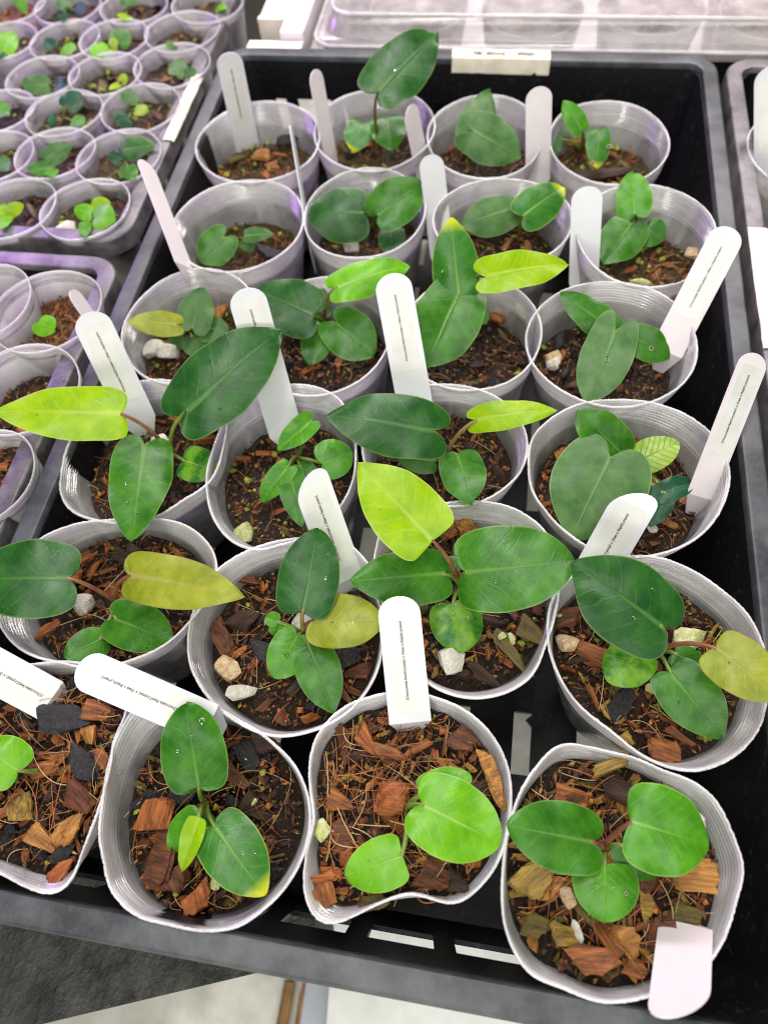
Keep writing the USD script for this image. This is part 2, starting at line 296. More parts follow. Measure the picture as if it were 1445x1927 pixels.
def tray(name, label, x0, y0, x1, y1, rimw=0.012, H=0.105, draft=0.014, slots=True, rim_mat="rim", lattice=True, group=None):
    c = ((x0+x1)/2, (y0+y1)/2, ZR-H)
    t = thing(name, label, "tray", c, group)
    R = 0.022
    # rim flange: closed profile carried round the rounded rectangle
    prof = [(0.0, -0.013), (0.0, -0.0016), (0.0008, -0.0004), (0.002, 0.0), (rimw-0.002, 0.0), (rimw-0.0007, -0.0005), (rimw, -0.002), (rimw, -0.006),
            (rimw-0.002, -0.006), (rimw-0.003, -0.003), (0.003, -0.003), (0.002, -0.013)]
    loops = []
    for ins, z in prof:
        P = rrect(x0+ins, y0+ins, x1-ins, y1-ins, max(0.004, R-ins))
        loops.append(np.c_[P, np.full(len(P), ZR+z)])
    obj("rim", ring_loft(loops), M[rim_mat], t, smooth=40)
    # side walls with slots
    wt = 0.0022; ins0 = rimw-wt
    P0 = densify(rrect(x0+ins0, y0+ins0, x1-ins0, y1-ins0, R-0.008), 0.0105)
    n = len(P0); cx, cy = c[0], c[1]
    hx, hy = (x1-x0)/2-ins0, (y1-y0)/2-ins0
    def shrink(P, d):
        return np.c_[cx+(P[:, 0]-cx)*(hx-d)/hx, cy+(P[:, 1]-cy)*(hy-d)/hy]
    zs = np.array([-0.0045, -0.034, -0.060, -0.066, -0.092, -H])
    V = []
    for z in zs:
        d = draft*(-z)/H
        V.append(np.c_[shrink(P0, d), np.full(n, ZR+z)]); V.append(np.c_[shrink(P0, d+wt), np.full(n, ZR+z)])
    V = np.vstack(V); idx = lambda i, s, k: (2*i+s)*n+k % n
    per = [math.atan2(p[1]-cy, p[0]-cx) for p in P0]
    cum = np.r_[0, np.cumsum(np.linalg.norm(np.roll(P0, -1, 0)-P0, axis=1))]
    def kept(i, k):
        if not slots: return True
        if i == 1:
            m = (P0[k % n]+P0[(k+1) % n])/2
            on_x = abs(abs(m[1]-cy)-hy) < 0.002; on_y = abs(abs(m[0]-cx)-hx) < 0.002
            if on_x and abs(m[0]-cx) < hx-0.022: return ((m[0]-x0) % 0.042) < 0.0105
        return True
    F = []
    for i in range(len(zs)-1):
        for k in range(n):
            if not kept(i, k): continue
            F += [[idx(i, 0, k), idx(i+1, 0, k), idx(i+1, 0, k+1)], [idx(i, 0, k), idx(i+1, 0, k+1), idx(i, 0, k+1)]]
            F += [[idx(i, 1, k), idx(i+1, 1, k+1), idx(i+1, 1, k)], [idx(i, 1, k), idx(i, 1, k+1), idx(i+1, 1, k+1)]]
            for s, kk in ((-1, k), (1, k+1)):
                if not kept(i, (k+s) % n): F += [[idx(i, 0, kk), idx(i, 1, kk), idx(i+1, 1, kk)], [idx(i, 0, kk), idx(i+1, 1, kk), idx(i+1, 0, kk)]]
            for s, ii in ((-1, i), (1, i+1)):
                if i+s < 0 or i+s > len(zs)-2 or not kept(i+s, k): F += [[idx(ii, 0, k), idx(ii, 0, k+1), idx(ii, 1, k+1)], [idx(ii, 0, k), idx(ii, 1, k+1), idx(ii, 1, k)]]
    obj("side_wall", (V, np.array(F)), M["black"], t, smooth=False)
    d = draft+wt+ins0; zf = ZR-H
    if lattice:
        X0, X1, Y0, Y1 = x0+d+.001, x1-d-.001, y0+d+.001, y1-d-.001
        obj("floor_bar", boxm((X0, Y0, zf), (X0+0.024, Y1, zf+0.004)), M["black"], t, smooth=False)
        obj("floor_bar", boxm((X1-0.026, Y0, zf), (X1, Y1, zf+0.004)), M["black"], t, smooth=False)
        ny = 11
        for k in range(ny):
            y = Y0+0.006+(Y1-Y0-0.012)*k/(ny-1)
            bm = boxm((X0+0.0245, -0.011, zf+0.0006), (X1-0.0265, 0.011, zf+0.0046))
            if 0 < k < ny-1: bm.apply_transform(trimesh.transformations.rotation_matrix(0.02, [0, 0, 1], [(X0+X1)/2, 0, 0]))
            bm.apply_translation([0, y, 0]); obj("floor_bar", bm, M["black"], t, smooth=False)
        nx = 7
        for k in range(nx):
            x = X0+0.06+(X1-X0-0.125)*k/(nx-1)
            obj("floor_bar", boxm((x-0.013, Y0, zf+0.0012), (x+0.013, Y1, zf+0.0052)), M["black"], t, smooth=False)
        for k in range(7):
            y = Y0+0.05+k*0.078
            bm = boxm((-0.033, -0.0035, zf+0.0018), (0.033, 0.0035, zf+0.0056))
            bm.apply_transform(trimesh.transformations.rotation_matrix(0.75 if k % 2 else -0.75, [0, 0, 1]))
            bm.apply_translation([X1-0.055, y, 0]); obj("floor_bar", bm, M["black"], t, smooth=False)
    else:
        obj("tray_floor", boxm((x0+d+.001, y0+d+.001, zf), (x1-d-.001, y1-d-.001, zf+0.003)), M["black"], t, smooth=False)
    return t
tray("plant_tray", "large black slotted tray holding twenty-four cups in six rows", -0.2, 0.0, 0.2, 0.6436)
tray("plant_tray", "black tray behind on the left, full of small seedling cups", -0.60, 0.402, -0.2115, 1.05, 0.013, slots=False, rim_mat="rim_dusty", lattice=False, group="neighbouring black trays")
tray("plant_tray", "black tray at the left edge, beside the third row of large cups", -0.60, -0.25, -0.2075, 0.389, 0.013, slots=False, rim_mat="rim_dusty", lattice=False, group="neighbouring black trays")
tray("plant_tray", "black tray at the right edge with white tape on its rim", 0.2055, 0.0, 0.60, 0.640, 0.012, slots=False, rim_mat="rim_dusty", lattice=False, group="neighbouring black trays")

# tape on the rims: sheets folded over the rim edge
def tape(label, quad, drop, side, scribble=True):
    """quad: 4 points on the rim top (outer-left, outer-right, inner-right, inner-left), drop: fall below the inner edge."""
    q = [np.array([x, y, ZR+0.0009]) for x, y in quad]
    inner = [q[3]+side*0.0012, q[2]+side*0.0012]
    low = [inner[0]+np.array([0, 0, -drop*0.92])+side*0.001, inner[1]+np.array([0, 0, -drop])+side*0.001]
    rows = [(q[0], q[1]), (q[3], q[2]), (inner[0]-[0, 0, .0006], inner[1]-[0, 0, .0006]), (low[0], low[1])]
    nu = 14; G = []
    for a, b in rows:
        for k in range(nu+1):
            s = k/nu; G.append(a+(b-a)*s+np.array([0, 0, 0.0003*rnd.random()])+side*0.0005*rnd.random())
    G = np.array(G); th = np.array([0, 0, 0.0004])
    V = np.vstack([G, G-th*1.0-side*0.0003]); n = len(G); F = []
    for r in range(3):
        for k in range(nu):
            a0 = r*(nu+1)+k; b0 = a0+nu+1
            F += [[a0, a0+1, b0+1], [a0, b0+1, b0], [n+a0, n+b0+1, n+a0+1], [n+a0, n+b0, n+b0+1]]
    t = thing("tape_label", label, "tape", q[0]*[1, 1, 0]+[0, 0, ZR])
    obj("tape_strip", (V, np.array(F)), M["tape"], t, smooth=60)
    if scribble:
        L = []; ux = q[1]-q[0]; uy = (q[3]-q[0])
        s = 0.22
        while s < 0.82:
            if rnd.random() < 0.16: s += 0.035; continue
            pts = [q[0]+ux*(s+0.016*k/6)+uy*(0.5+0.26*math.sin(k*2.1+s*40)+0.1*rnd.random())+[0, 0, 0.0006] for k in range(7)]
            L.append(np.array(pts)); s += 0.024
        curves("handwriting", L, 0.00035, M["ink"], t)
tape("cream masking tape with faint handwriting on the big tray's back rim", [(-0.007, 0.6436), (0.072, 0.6436), (0.0725, 0.6325), (-0.006, 0.6325)], 0.012, np.array([0, -1.0, 0]))
tape("white tape along the rim of the right edge tray", [(0.2055, 0.447), (0.2055, 0.345), (0.2172, 0.345), (0.2172, 0.447)], 0.006, np.array([1.0, 0, 0]), scribble=False)
tape("yellowish tape along the right rim of the small seedling tray", [(-0.2180, 0.515), (-0.2180, 0.600), (-0.2118, 0.600), (-0.2118, 0.515)], 0.002, np.array([1.0, 0, 0]), scribble=False)

# ---------------------------------------------------------------- cups
def interp_periodic(th, ang, rad):
    o = np.argsort(ang); ang, rad = ang[o], rad[o]
    from scipy.interpolate import PchipInterpolator
    A = np.r_[ang-2*np.pi, ang, ang+2*np.pi]; Rr = np.r_[rad, rad, rad]
    keep = np.r_[True, np.diff(A) > 1e-4]
    return PchipInterpolator(A[keep], Rr[keep])(th)
NT = 112
TH = np.linspace(-np.pi, np.pi, NT, endpoint=False)
class Cup: pass
def make_cup(label, group, rim_px=None, ell=None, h_rim=0.0, height=0.088, rb=0.031, soil=-0.026, small=False, name="plastic_cup"):
    c = Cup()
    if rim_px is not None:
        P = np.array([at(x, y, h_rim) for x, y in rim_px])[:, :2]
        pg = Polygon(P).buffer(0); cen = np.array(pg.centroid.coords[0])
        d = P-cen; r = interp_periodic(TH, np.arctan2(d[:, 1], d[:, 0]), np.hypot(d[:, 0], d[:, 1]))
    else:
        cx, cy, w, h = ell
        cen = np.array([cx, cy])
        if small: a = b = w
        else: a, b = w/2, h/2
        r = a*b/np.sqrt((b*np.cos(TH))**2+(a*np.sin(TH))**2)
        ph = rnd.random()*6.28
        r = r*(1+0.014*np.cos(2*TH+ph)+0.010*np.cos(3*TH+ph*2)+0.006*np.cos(5*TH+ph*3))
    k = np.array([1, 2, 3, 2, 1.0]); k /= k.sum()
    r = sum(k[i]*np.roll(r, i-2) for i in range(5)) if rim_px is not None else r
    zt = ZR+h_rim; zb = zt-height; rm = r.mean()
    def radius(z):                       # outline at height z
        s = np.clip((z-zb)/height, 0, 1)
        return rb+(rm-rb)*s + (r-rm)*s**3
    c.cen, c.r, c.radius, c.zt, c.zb = cen, r, radius, zt, zb
    c.soil = zt+soil
    t = thing(name, label, "cup", (cen[0], cen[1], zb), group)
    # wall: ridged near the top
    gp = 0.0019; gtop = 0.016 if not small else 0.008
    zs = np.r_[np.linspace(0, height-gtop, 7 if not small else 4)[:-1], np.linspace(height-gtop, height, 46 if not small else 16)]
    th = 0.0005; outer, inner, rgs = [], [], []
    scr = (meshkit.noise(np.c_[np.cos(TH)*9, np.sin(TH)*9, np.full(NT, rnd.random()*90)]) > 0.80)*0.3
    for z in zs:
        rr = radius(zb+z)
        dd = height-z
        pk = max(0.0, math.sin(2*np.pi*dd/gp))**3 if dd < gtop else 0.0
        rgs.append(np.c_[np.clip(pk*(0.55+0.9*meshkit.noise(np.c_[np.cos(TH)*4, np.sin(TH)*4, np.full(NT, dd*600)]))+(scr if dd > gtop else scr*0.4)+(0.35 if dd < 0.0012 else 0), 0, 1), np.zeros(NT), np.zeros(NT)])
        if dd < gtop: rr = rr+(0.0005 if not small else 0.0004)*math.sin(2*np.pi*dd/gp)*min(1, (gtop-dd)/0.003)
        rr = rr*(1+0.002*np.sin(TH*7))
        outer.append(np.c_[cen[0]+rr*np.cos(TH), cen[1]+rr*np.sin(TH), np.full(NT, zb+z)])
        inner.append(np.c_[cen[0]+(rr-th)*np.cos(TH), cen[1]+(rr-th)*np.sin(TH), np.full(NT, zb+z)])
    inner[0] = inner[0]+[0, 0, 0.001]
    V, F = ring_loft(outer+inner[::-1])
    # drop the strip that closes bottom outer/inner, add discs
    obj("cup_wall", (V, F), M["cup2" if small else "cup"], t, smooth=True, prims={"rg": np.vstack(rgs+rgs[::-1])})
    bd = np.vstack([outer[0], [[cen[0], cen[1], zb]]]); obj("cup_base", (bd, np.array([[NT, (i+1) % NT, i] for i in range(NT)])), M["cup2" if small else "cup"], t, smooth=False)
    # cut edge, slightly ragged
    n2 = NT*4; th2 = np.linspace(-np.pi, np.pi, n2, endpoint=False); rr = np.interp(th2, np.r_[TH, np.pi], np.r_[r, r[0]])
    amp = 0.0003 if small else 0.00045
    ragmask = 0.35+0.65*(meshkit.noise(np.c_[np.cos(th2)*1.7, np.sin(th2)*1.7, np.full(n2, rnd.random()*50)]))
    jag = (nrs.rand(n2)-0.35)*amp*ragmask*1.6; jr = (nrs.rand(n2)-0.5)*amp*ragmask*1.2
    w = 0.0005 if small else 0.0007
    loops = []
    for dr, z, j in ((w*0.75, -0.0011, 0), (w+0.0, 0.0001, 0.6), (w*0.5, 0.0006, 1.0), (-w*0.55, 0.0006, 1.0), (-w*1.0, 0.0, 0.6), (-w*0.9, -0.0011, 0)):
        q = rr+dr+jr*j; loops.append(np.c_[cen[0]+q*np.cos(th2), cen[1]+q*np.sin(th2), zt+z+jag*j])
    obj("cut_rim", ring_loft(loops), M["cuprim"], t, smooth=50)
    return c

def blob(sx, sy, sz, rough=0.25, sub=2, seed=0):
    m = trimesh.creation.icosphere(sub); v = m.vertices.copy()
    n = meshkit.fbm(v*1.3+seed*7.3, 3, seed)-0.5
    v = v*(1+rough*2*n[:, None]); v = np.sign(v)*np.abs(v)**0.85
    return v*[sx, sy, sz], m.faces
def chip_shape(l, w, h, seed, sub=1):
    rs = np.random.RandomState(seed)
    P = []
    tp = 0.25+0.6*rs.rand(2); sk = rs.uniform(-0.35, 0.35, 3)
    for sx in (-1, 1):
        for sy in (-1, 1):
            for sz in (-1, 1):
                k = tp[0] if sx > 0 else 1.0; k2 = tp[1] if sx < 0 else 1.0
                P.append([sx*(1-0.45*rs.rand())+sk[0]*sy+sk[2]*sz*0.6, sy*k*(1-0.35*rs.rand()), sz*k2*(1-0.5*rs.rand())+sk[1]*sx])
    for _ in range(5):
        q = rs.randn(3); q /= np.abs(q).max(); P.append(q*(0.7+0.4*rs.rand()))
    m = trimesh.convex.convex_hull(np.array(P)*[l/2, w/2, h/2])
    v, f = np.array(m.vertices), np.array(m.faces)
    for _ in range(sub): v, f = trimesh.remesh.subdivide(v, f)
    if sub:
        d = meshkit.noise(np.c_[v[:, 0]/l*3.0, v[:, 1]/w*7, v[:, 2]/h*4]+seed % 97, seed % 7)-0.5
        e = meshkit.noise(np.c_[v[:, 0]/l*5.0, v[:, 1]/w*11, v[:, 2]/h*9]+seed % 89, 3)-0.5
        n = v/np.linalg.norm(v/[l, w, h], axis=1)[:, None]/[l, w, h]; n = n/np.linalg.norm(n, axis=1)[:, None]
        v = v+n*((d*0.22+e*0.16)*min(w, h*1.4))[:, None]; v[:, 0] += e*l*0.14*(np.abs(v[:, 0]) > l*0.33)
    return v, f
def stone_shape(sx, sy, sz, seed):
    rs = np.random.RandomState(seed); P = rs.randn(16, 3); P /= np.linalg.norm(P, axis=1)[:, None]; P *= 0.85+0.3*rs.rand(16, 1)
    m = trimesh.convex.convex_hull(P); v, f = np.array(m.vertices), np.array(m.faces)
    for _ in range(2): v, f = trimesh.remesh.subdivide(v, f)
    q = v/np.linalg.norm(v, axis=1)[:, None]; v = 0.75*v+0.25*q
    v = v*(1+0.16*(meshkit.fbm(v*2.6+seed % 50, 3, seed % 11)-0.5))[:, None]
    return v*[sx, sy, sz], f
def chip_shape6(l, w, h):
    j = lambda: 0.5+0.5*rnd.random()
    v = np.array([[-l/2*j(), 0, 0], [l/2*j(), 0, 0], [0, -w/2*j(), 0.1*h], [0.2*l*(rnd.random()-.5), w/2*j(), 0], [0, 0, h/2*j()], [0, 0, -h/2*j()]])
    return v, np.array([[1, 3, 4], [3, 0, 4], [0, 2, 4], [2, 1, 4], [3, 1, 5], [0, 3, 5], [2, 0, 5], [1, 2, 5]])
def rotm(ax, ay, az, loc):
    Mx = trimesh.transformations.euler_matrix(ax, ay, az); Mx[:3, 3] = loc; return Mx
_seed = [100]
def potting(c, label, n, size, group, soilmat="soil", mix=None, fibres=24, fibre_len=0.018, moss=4, stones=(), feats=(), flat=0.5, name="potting_mix", deb=1000):
    t = thing(name, label, "potting mix", (c.cen[0], c.cen[1], c.soil), group)
    rs = c.radius(c.soil)-0.0007
    nr = 9; V = [[c.cen[0], c.cen[1], c.soil]]; F = []
    for i in range(1, nr+1):
        for j in range(0, NT, 2):
            q = rs[j]*i/nr; V.append([c.cen[0]+q*math.cos(TH[j]), c.cen[1]+q*math.sin(TH[j]), c.soil])
    V = np.array(V); m = NT//2
    V[:, 2] += (meshkit.fbm(np.c_[V[:, :2]*170, np.full(len(V), _seed[0])], 3)-0.6)*0.010*np.r_[0.5, np.repeat(np.linspace(1, 0.6, nr), m)]
    for j in range(m): F.append([0, 1+j, 1+(j+1) % m])
    for i in range(nr-1):
        for j in range(m):
            a, b = 1+i*m+j, 1+i*m+(j+1) % m; F += [[a, a+m, b+m], [a, b+m, b]]
    obj("mix_bed", (V, np.array(F)), M[soilmat], t, smooth=True)
    mix = mix or [0, 0, 1, 3, 3, 6, "c", 5]
    placed = []; tries = 0; rmn = rs.mean()
    while len(placed) < n and tries < n*40:
        tries += 1; _seed[0] += 1
        a = rnd.random()*2*math.pi; q = math.sqrt(rnd.random())
        j = int((a/(2*math.pi))*NT) % NT
        s = size*(0.45+0.85*rnd.random()**1.5)
        R = max(0.0, rs[(j+NT//2) % NT]-s*0.5)*q
        a2 = TH[(j+NT//2) % NT]
        x, y = c.cen[0]+R*math.cos(a2), c.cen[1]+R*math.sin(a2)
        if any((x-p[0])**2+(y-p[1])**2 < (0.36*(s+p[2]))**2 for p in placed): continue
        placed.append((x, y, s))
        kind = rnd.choice(mix)
        if kind == "c":
            v, f = chip_shape(s*1.0, s*0.8, s*0.6, _seed[0]); mm = M["charcoal"]; nm = "charcoal_piece"
        else:
            v, f = chip_shape(s*(0.9+0.5*rnd.random()), s*(0.25+0.5*rnd.random()), s*(0.18+0.28*rnd.random()), _seed[0]); mm = M[f"bark{kind}"]; nm = "bark_chip"
        tilt = flat
        obj_at(nm, v, f, rotm(rnd.gauss(0, tilt), rnd.gauss(0, tilt*0.6), rnd.random()*6.28, [x, y, c.soil+s*0.08+rnd.random()*s*0.22]), mm, t, smooth=35)
    for (px, py, l, w, rot, kind, *hh) in feats:
        dz = hh[0] if hh else 0.005
        P = at(px, py, c.soil-ZR+dz); k = depth(P)/FPX; _seed[0] += 1
        v, f = chip_shape(l*k, w*k, max(0.004, min(l, w)*k*0.5), _seed[0], 2)
        if kind == "c": v, f = chip_shape(l*k*1.1, w*k*1.05, w*k*0.7, _seed[0], 2)
        obj_at("charcoal_piece" if kind == "c" else "bark_chip", v, f, rotm(rnd.gauss(0, 0.15), rnd.gauss(0, 0.15), math.radians(-rot)-YAW, P), M["charcoal" if kind == "c" else f"bark{kind}"], t, smooth=35)
    for (px, py, w, h, mk) in stones:
        P = at(px, py, c.soil-ZR+0.006); k = depth(P)/FPX; _seed[0] += 1
        v, f = stone_shape(w*k/2*1.1, h*k/2*1.15, min(w, h)*k/2*0.9, _seed[0])
        obj_at("pumice_stone", v, f, rotm(rnd.gauss(0, .2), rnd.gauss(0, .2), -YAW+rnd.gauss(0, .3), P), M[mk], t, smooth=35)
    if deb:
        for mk, share in (("bark0", 0.34), ("bark3", 0.26), ("bark6", 0.16), ("bark4", 0.14), ("bark5", 0.10)):
            Vs = []
            for _ in range(int(deb*share)):
                a2 = rnd.random()*6.283-3.1415; j = int((a2+math.pi)/(2*math.pi)*NT) % NT; R = (rs[j]-0.0015)*math.sqrt(rnd.random()); _seed[0] += 1
                l = size*(0.12+0.5*rnd.random()**2); 
                v, f = chip_shape6(l, l*(0.25+0.5*rnd.random()), l*(0.2+0.3*rnd.random()))
                Mx = rotm(rnd.gauss(0, .7), rnd.gauss(0, .7), rnd.random()*6.28, [c.cen[0]+R*math.cos(a2), c.cen[1]+R*math.sin(a2), c.soil+size*0.05+rnd.random()*size*0.30])
                Vs.append((v@Mx[:3, :3].T+Mx[:3, 3], f))
            obj("bark_crumbs", cat_mesh(Vs), M[mk+"w"], t, smooth=False, kind="stuff")
    Vs = []
    mossy = soilmat == "mossy"
    for _ in range(int(moss*(2.5 if mossy else 1.3))):
        a = rnd.random()*6.28; R = rmn*0.95*math.sqrt(rnd.random()); s = (0.0009+0.0020*rnd.random()**1.6)*(1.25 if mossy else 1.0); _seed[0] += 1
        v, f = stone_shape(s, s*0.75, s*0.55, _seed[0]); Mx = rotm(rnd.gauss(0, .4), rnd.gauss(0, .4), a, [c.cen[0]+R*math.cos(a), c.cen[1]+R*math.sin(a), c.soil+size*0.2+rnd.random()*0.001])
        Vs.append((v@Mx[:3, :3].T+Mx[:3, 3], f))
    if Vs: obj("moss_clumps", cat_mesh(Vs), M["moss"], t, smooth=50, kind="stuff")
    if fibres:
        for mk, share in (("fibre", 0.55), ("fibre_red", 0.25), ("fibre_pale", 0.2)):
            L = []
            for _ in range(max(1, int(fibres*share))):
                a = rnd.random()*6.28; R = rmn*0.9*math.sqrt(rnd.random()); d = rnd.random()*6.28; l = fibre_len*(0.3+rnd.random())
                p0 = np.array([c.cen[0]+R*math.cos(a), c.cen[1]+R*math.sin(a), c.soil+size*0.25])
                p2 = p0+[l*math.cos(d), l*math.sin(d), size*(rnd.random()*0.5-0.1)]
                dd = np.hypot(*(p2[:2]-c.cen)); lim = rmn*0.97
                if dd > lim: p2[:2] = c.cen+(p2[:2]-c.cen)*lim/dd
                p1 = (p0+p2)/2+[rnd.gauss(0, l*0.2), rnd.gauss(0, l*0.2), l*0.3*rnd.random()]
                L.append(bez(p0, p1, p2, 8))
            curves("coir_fibres", L, 0.00028, M[mk], t, kind="stuff")
    return t

# ---------------------------------------------------------------- leaves
def outline(w, lobe, sharp, n=30):
    """Half outline from the notch to the tip; unit length, half width w."""
    s = sharp
    P = np.array([[0.0, 0.0], [-lobe*0.70, 0.16*w], [-lobe*1.0, 0.44*w], [-lobe*0.70, 0.74*w], [0.10-lobe*0.1, 0.94*w], [0.32, 1.0*w],
                  [0.56, (0.93-0.05*s)*w], [0.76, (0.73-0.13*s)*w], [0.89, (0.48-0.18*s)*w], [0.965, (0.25-0.14*s)*w], [1.0, 0.0]])
    d = np.r_[0, np.cumsum(np.linalg.norm(np.diff(P, axis=0), axis=1)**0.75)]; d /= d[-1]
    from scipy.interpolate import PchipInterpolator, CubicSpline
    t = np.linspace(0, 1, n)
    return np.c_[CubicSpline(d, P[:, 0])(t), np.maximum(0, PchipInterpolator(d, P[:, 1])(t))]
def leaf_mesh(B, T, wpx, lobe, sharp, fold, arch, curl, face, seed, trunc=False):
    L = np.linalg.norm(T-B); u = (T-B)/L
    mid = (B+T)/2; vw = unit(CAM-mid)
    nrm = unit(face*vw+(1-face)*np.array([0, 0, 1.0])); nrm = unit(nrm-u*(nrm@u)); v = np.cross(nrm, u)
    fore = math.sqrt(max(0.15, 1-(v@vw)**2))
    w = wpx/2*depth(mid)/FPX/fore/L
    O = outline(w, lobe, sharp); n = len(O); nk = 7
    rs = np.random.RandomState(seed); ph = rs.rand(4)*6.28; rs_a = rs.rand(); arch *= 0.6+0.9*rs.rand(); curl *= 0.4+1.4*rs.rand(); fold += rs.uniform(-0.05, 0.10)
    V, A = [], []
    for side in (1, -1):
        for i, (x, y) in enumerate(O):
            ax = max(0.0, x)*0.985 if x > 0 else 0.0
            ax = ax*(0.55+0.45*min(1, max(0, x)/0.5)) if x > 0 else 0.0
            if side == -1: y *= 0.94+0.1*rs.rand() if False else 0.97
            for k in range(nk):
                s = k/(nk-1); X = ax+(x-ax)*s; Y = y*s
                z = fold*Y + arch*X*(1-X) - curl*Y*Y/max(w, .05) + 0.020*math.sin(6*X+ph[0]+side)*s*s + 0.018*math.sin(12*X+ph[1]*side)*s*s + 0.05*w/.35*math.sin(2.5*X+ph[2])*side*s*rs_a
                if X < 0: z += 0.10*X
                V.append(B+L*(u*X+v*Y*side+nrm*z)); A.append([X, abs(Y), s if i not in (0,) else 0])
    F = []
    for sd in range(2):
        o = sd*n*nk
        for i in range(n-1):
            for k in range(nk-1):
                a = o+i*nk+k; b = a+nk
                q = [[a, b, b+1], [a, b+1, a+1]]
                F += [x[::-1] for x in q] if sd == 0 else q
    V, F, A = np.array(V), np.array(F), np.array(A)
    # weld the midrib so shading runs across it
    key = np.round(V/(L*1e-4)).astype(np.int64); _, first, inv = np.unique(key, axis=0, return_index=True, return_inverse=True)
    inv = np.ravel(inv); F = inv[F]; V, A = V[first], A[first]
    F = F[(F[:, 0] != F[:, 1]) & (F[:, 1] != F[:, 2]) & (F[:, 0] != F[:, 2])]
    return V, F, A, (u, v, nrm, L, w)
_lseed = [0]
def add_leaf(plant, crown, spec, small=False):
    bx, by, tx, ty, W, mk, hb, ht = spec[:8]; o = spec[8] if len(spec) > 8 else {}
    base_h = crown[2]-ZR
    B, T = at(bx, by, base_h+hb/1000), at(tx, ty, base_h+ht/1000)
    _lseed[0] += 1
    V, F, A, (u, v, nrm, L, w) = leaf_mesh(B, T, W, o.get("lobe", 0.13), o.get("sharp", 0.6), o.get("fold", 0.07), o.get("arch", 0.16), o.get("curl", 0.16), o.get("face", 0.55), _lseed[0])
    lf = obj("leaf", (V, F), M[mk], plant, smooth=True, prims={"lv": A}, label=o.get("label"))
    if o.get("pet", 1):
        pm = M[o.get("pm", "petg")]
        r = 0.0011 if not small else 0.0006
        mid = (crown+B)/2; mid[2] = max(crown[2], B[2])*0.6+mid[2]*0.4; mid = mid-u*np.linalg.norm(B-crown)*0.12
        p = bez(np.array(crown), mid, B+u*0.0004, 9)
        obj("petiole", tube(p, np.linspace(r*1.25, r*0.85, 9), 8), pm, lf, smooth=True)
    for (fx, fy, s) in o.get("holes", ()):
        C = B+L*(u*fx+v*fy*w+nrm*(0.16*fx*(1-fx)+0.1*abs(fy)*w-0.16*fy*fy*w))+nrm*0.0006
        k = s*depth(C)/FPX
        ring = tube([C+k*(u*math.cos(a)+v*math.sin(a)) for a in np.linspace(0, 2*math.pi, 14)], k*0.13, 5)
        disc = np.vstack([[C]]+[[C+k*(u*math.cos(a)+v*math.sin(a))] for a in np.linspace(0, 2*math.pi, 13)[:-1]])
        obj("hole_edge", ring, M["scar"], lf); obj("hole", (disc, np.array([[0, 1+i, 1+(i+1) % 12] for i in range(12)])), M["soil"], lf, smooth=False)
    dr = np.random.RandomState(_lseed[0]+500)
    auto = [(0.15+0.6*dr.rand(), dr.uniform(-.6, .6), 1.5+2.0*dr.rand()) for _ in range(dr.randint(1, 4))] if W > 84 and not small else []
    for (fx, fy, s) in list(o.get("drops", ()))+auto:
        C = B+L*(u*fx+v*fy*w+nrm*(0.16*fx*(1-fx)+0.1*abs(fy)*w-0.16*fy*fy*w)); k = s*depth(C)/FPX
        m = trimesh.creation.icosphere(2); P = m.vertices; P = C+k*(P[:, :1]*u+P[:, 1:2]*v*0.8+P[:, 2:]*nrm*0.5)
        obj("water_drop", (P, m.faces), M["drop"], lf, smooth=True)
def plant(label, group, crown_px, soil_h, leaves, rise=0.004, small=False, name="seedling", stem=True):
    C = at(crown_px[0], crown_px[1], soil_h+rise)
    t = thing(name, label, "plant", (C[0], C[1], ZR+soil_h), group)
    if stem:
        g = C-[0.001, 0.0, rise+0.005]
        r = 0.0021 if not small else 0.001
        obj("stem", tube([g, (g+C)/2+[0.0006, 0, 0], C+[0, 0, 0.0025]], [r, r*1.05, r*0.55], 9), M["stem"], t, smooth=True)
        if not small:
            for k in range(3):
                a = rnd.random()*6.28; q = C+[0.0035*math.cos(a), 0.0035*math.sin(a), 0.0045]
                obj("stem_sheath", tube(bez(C-[0, 0, 0.002], C+[0.001*math.cos(a), .001*math.sin(a), .003], q, 6), np.linspace(0.0014, 0.0003, 6), 6), M["stem"], t, smooth=True)
    for sp in leaves: add_leaf(t, C, sp, small)
    return t

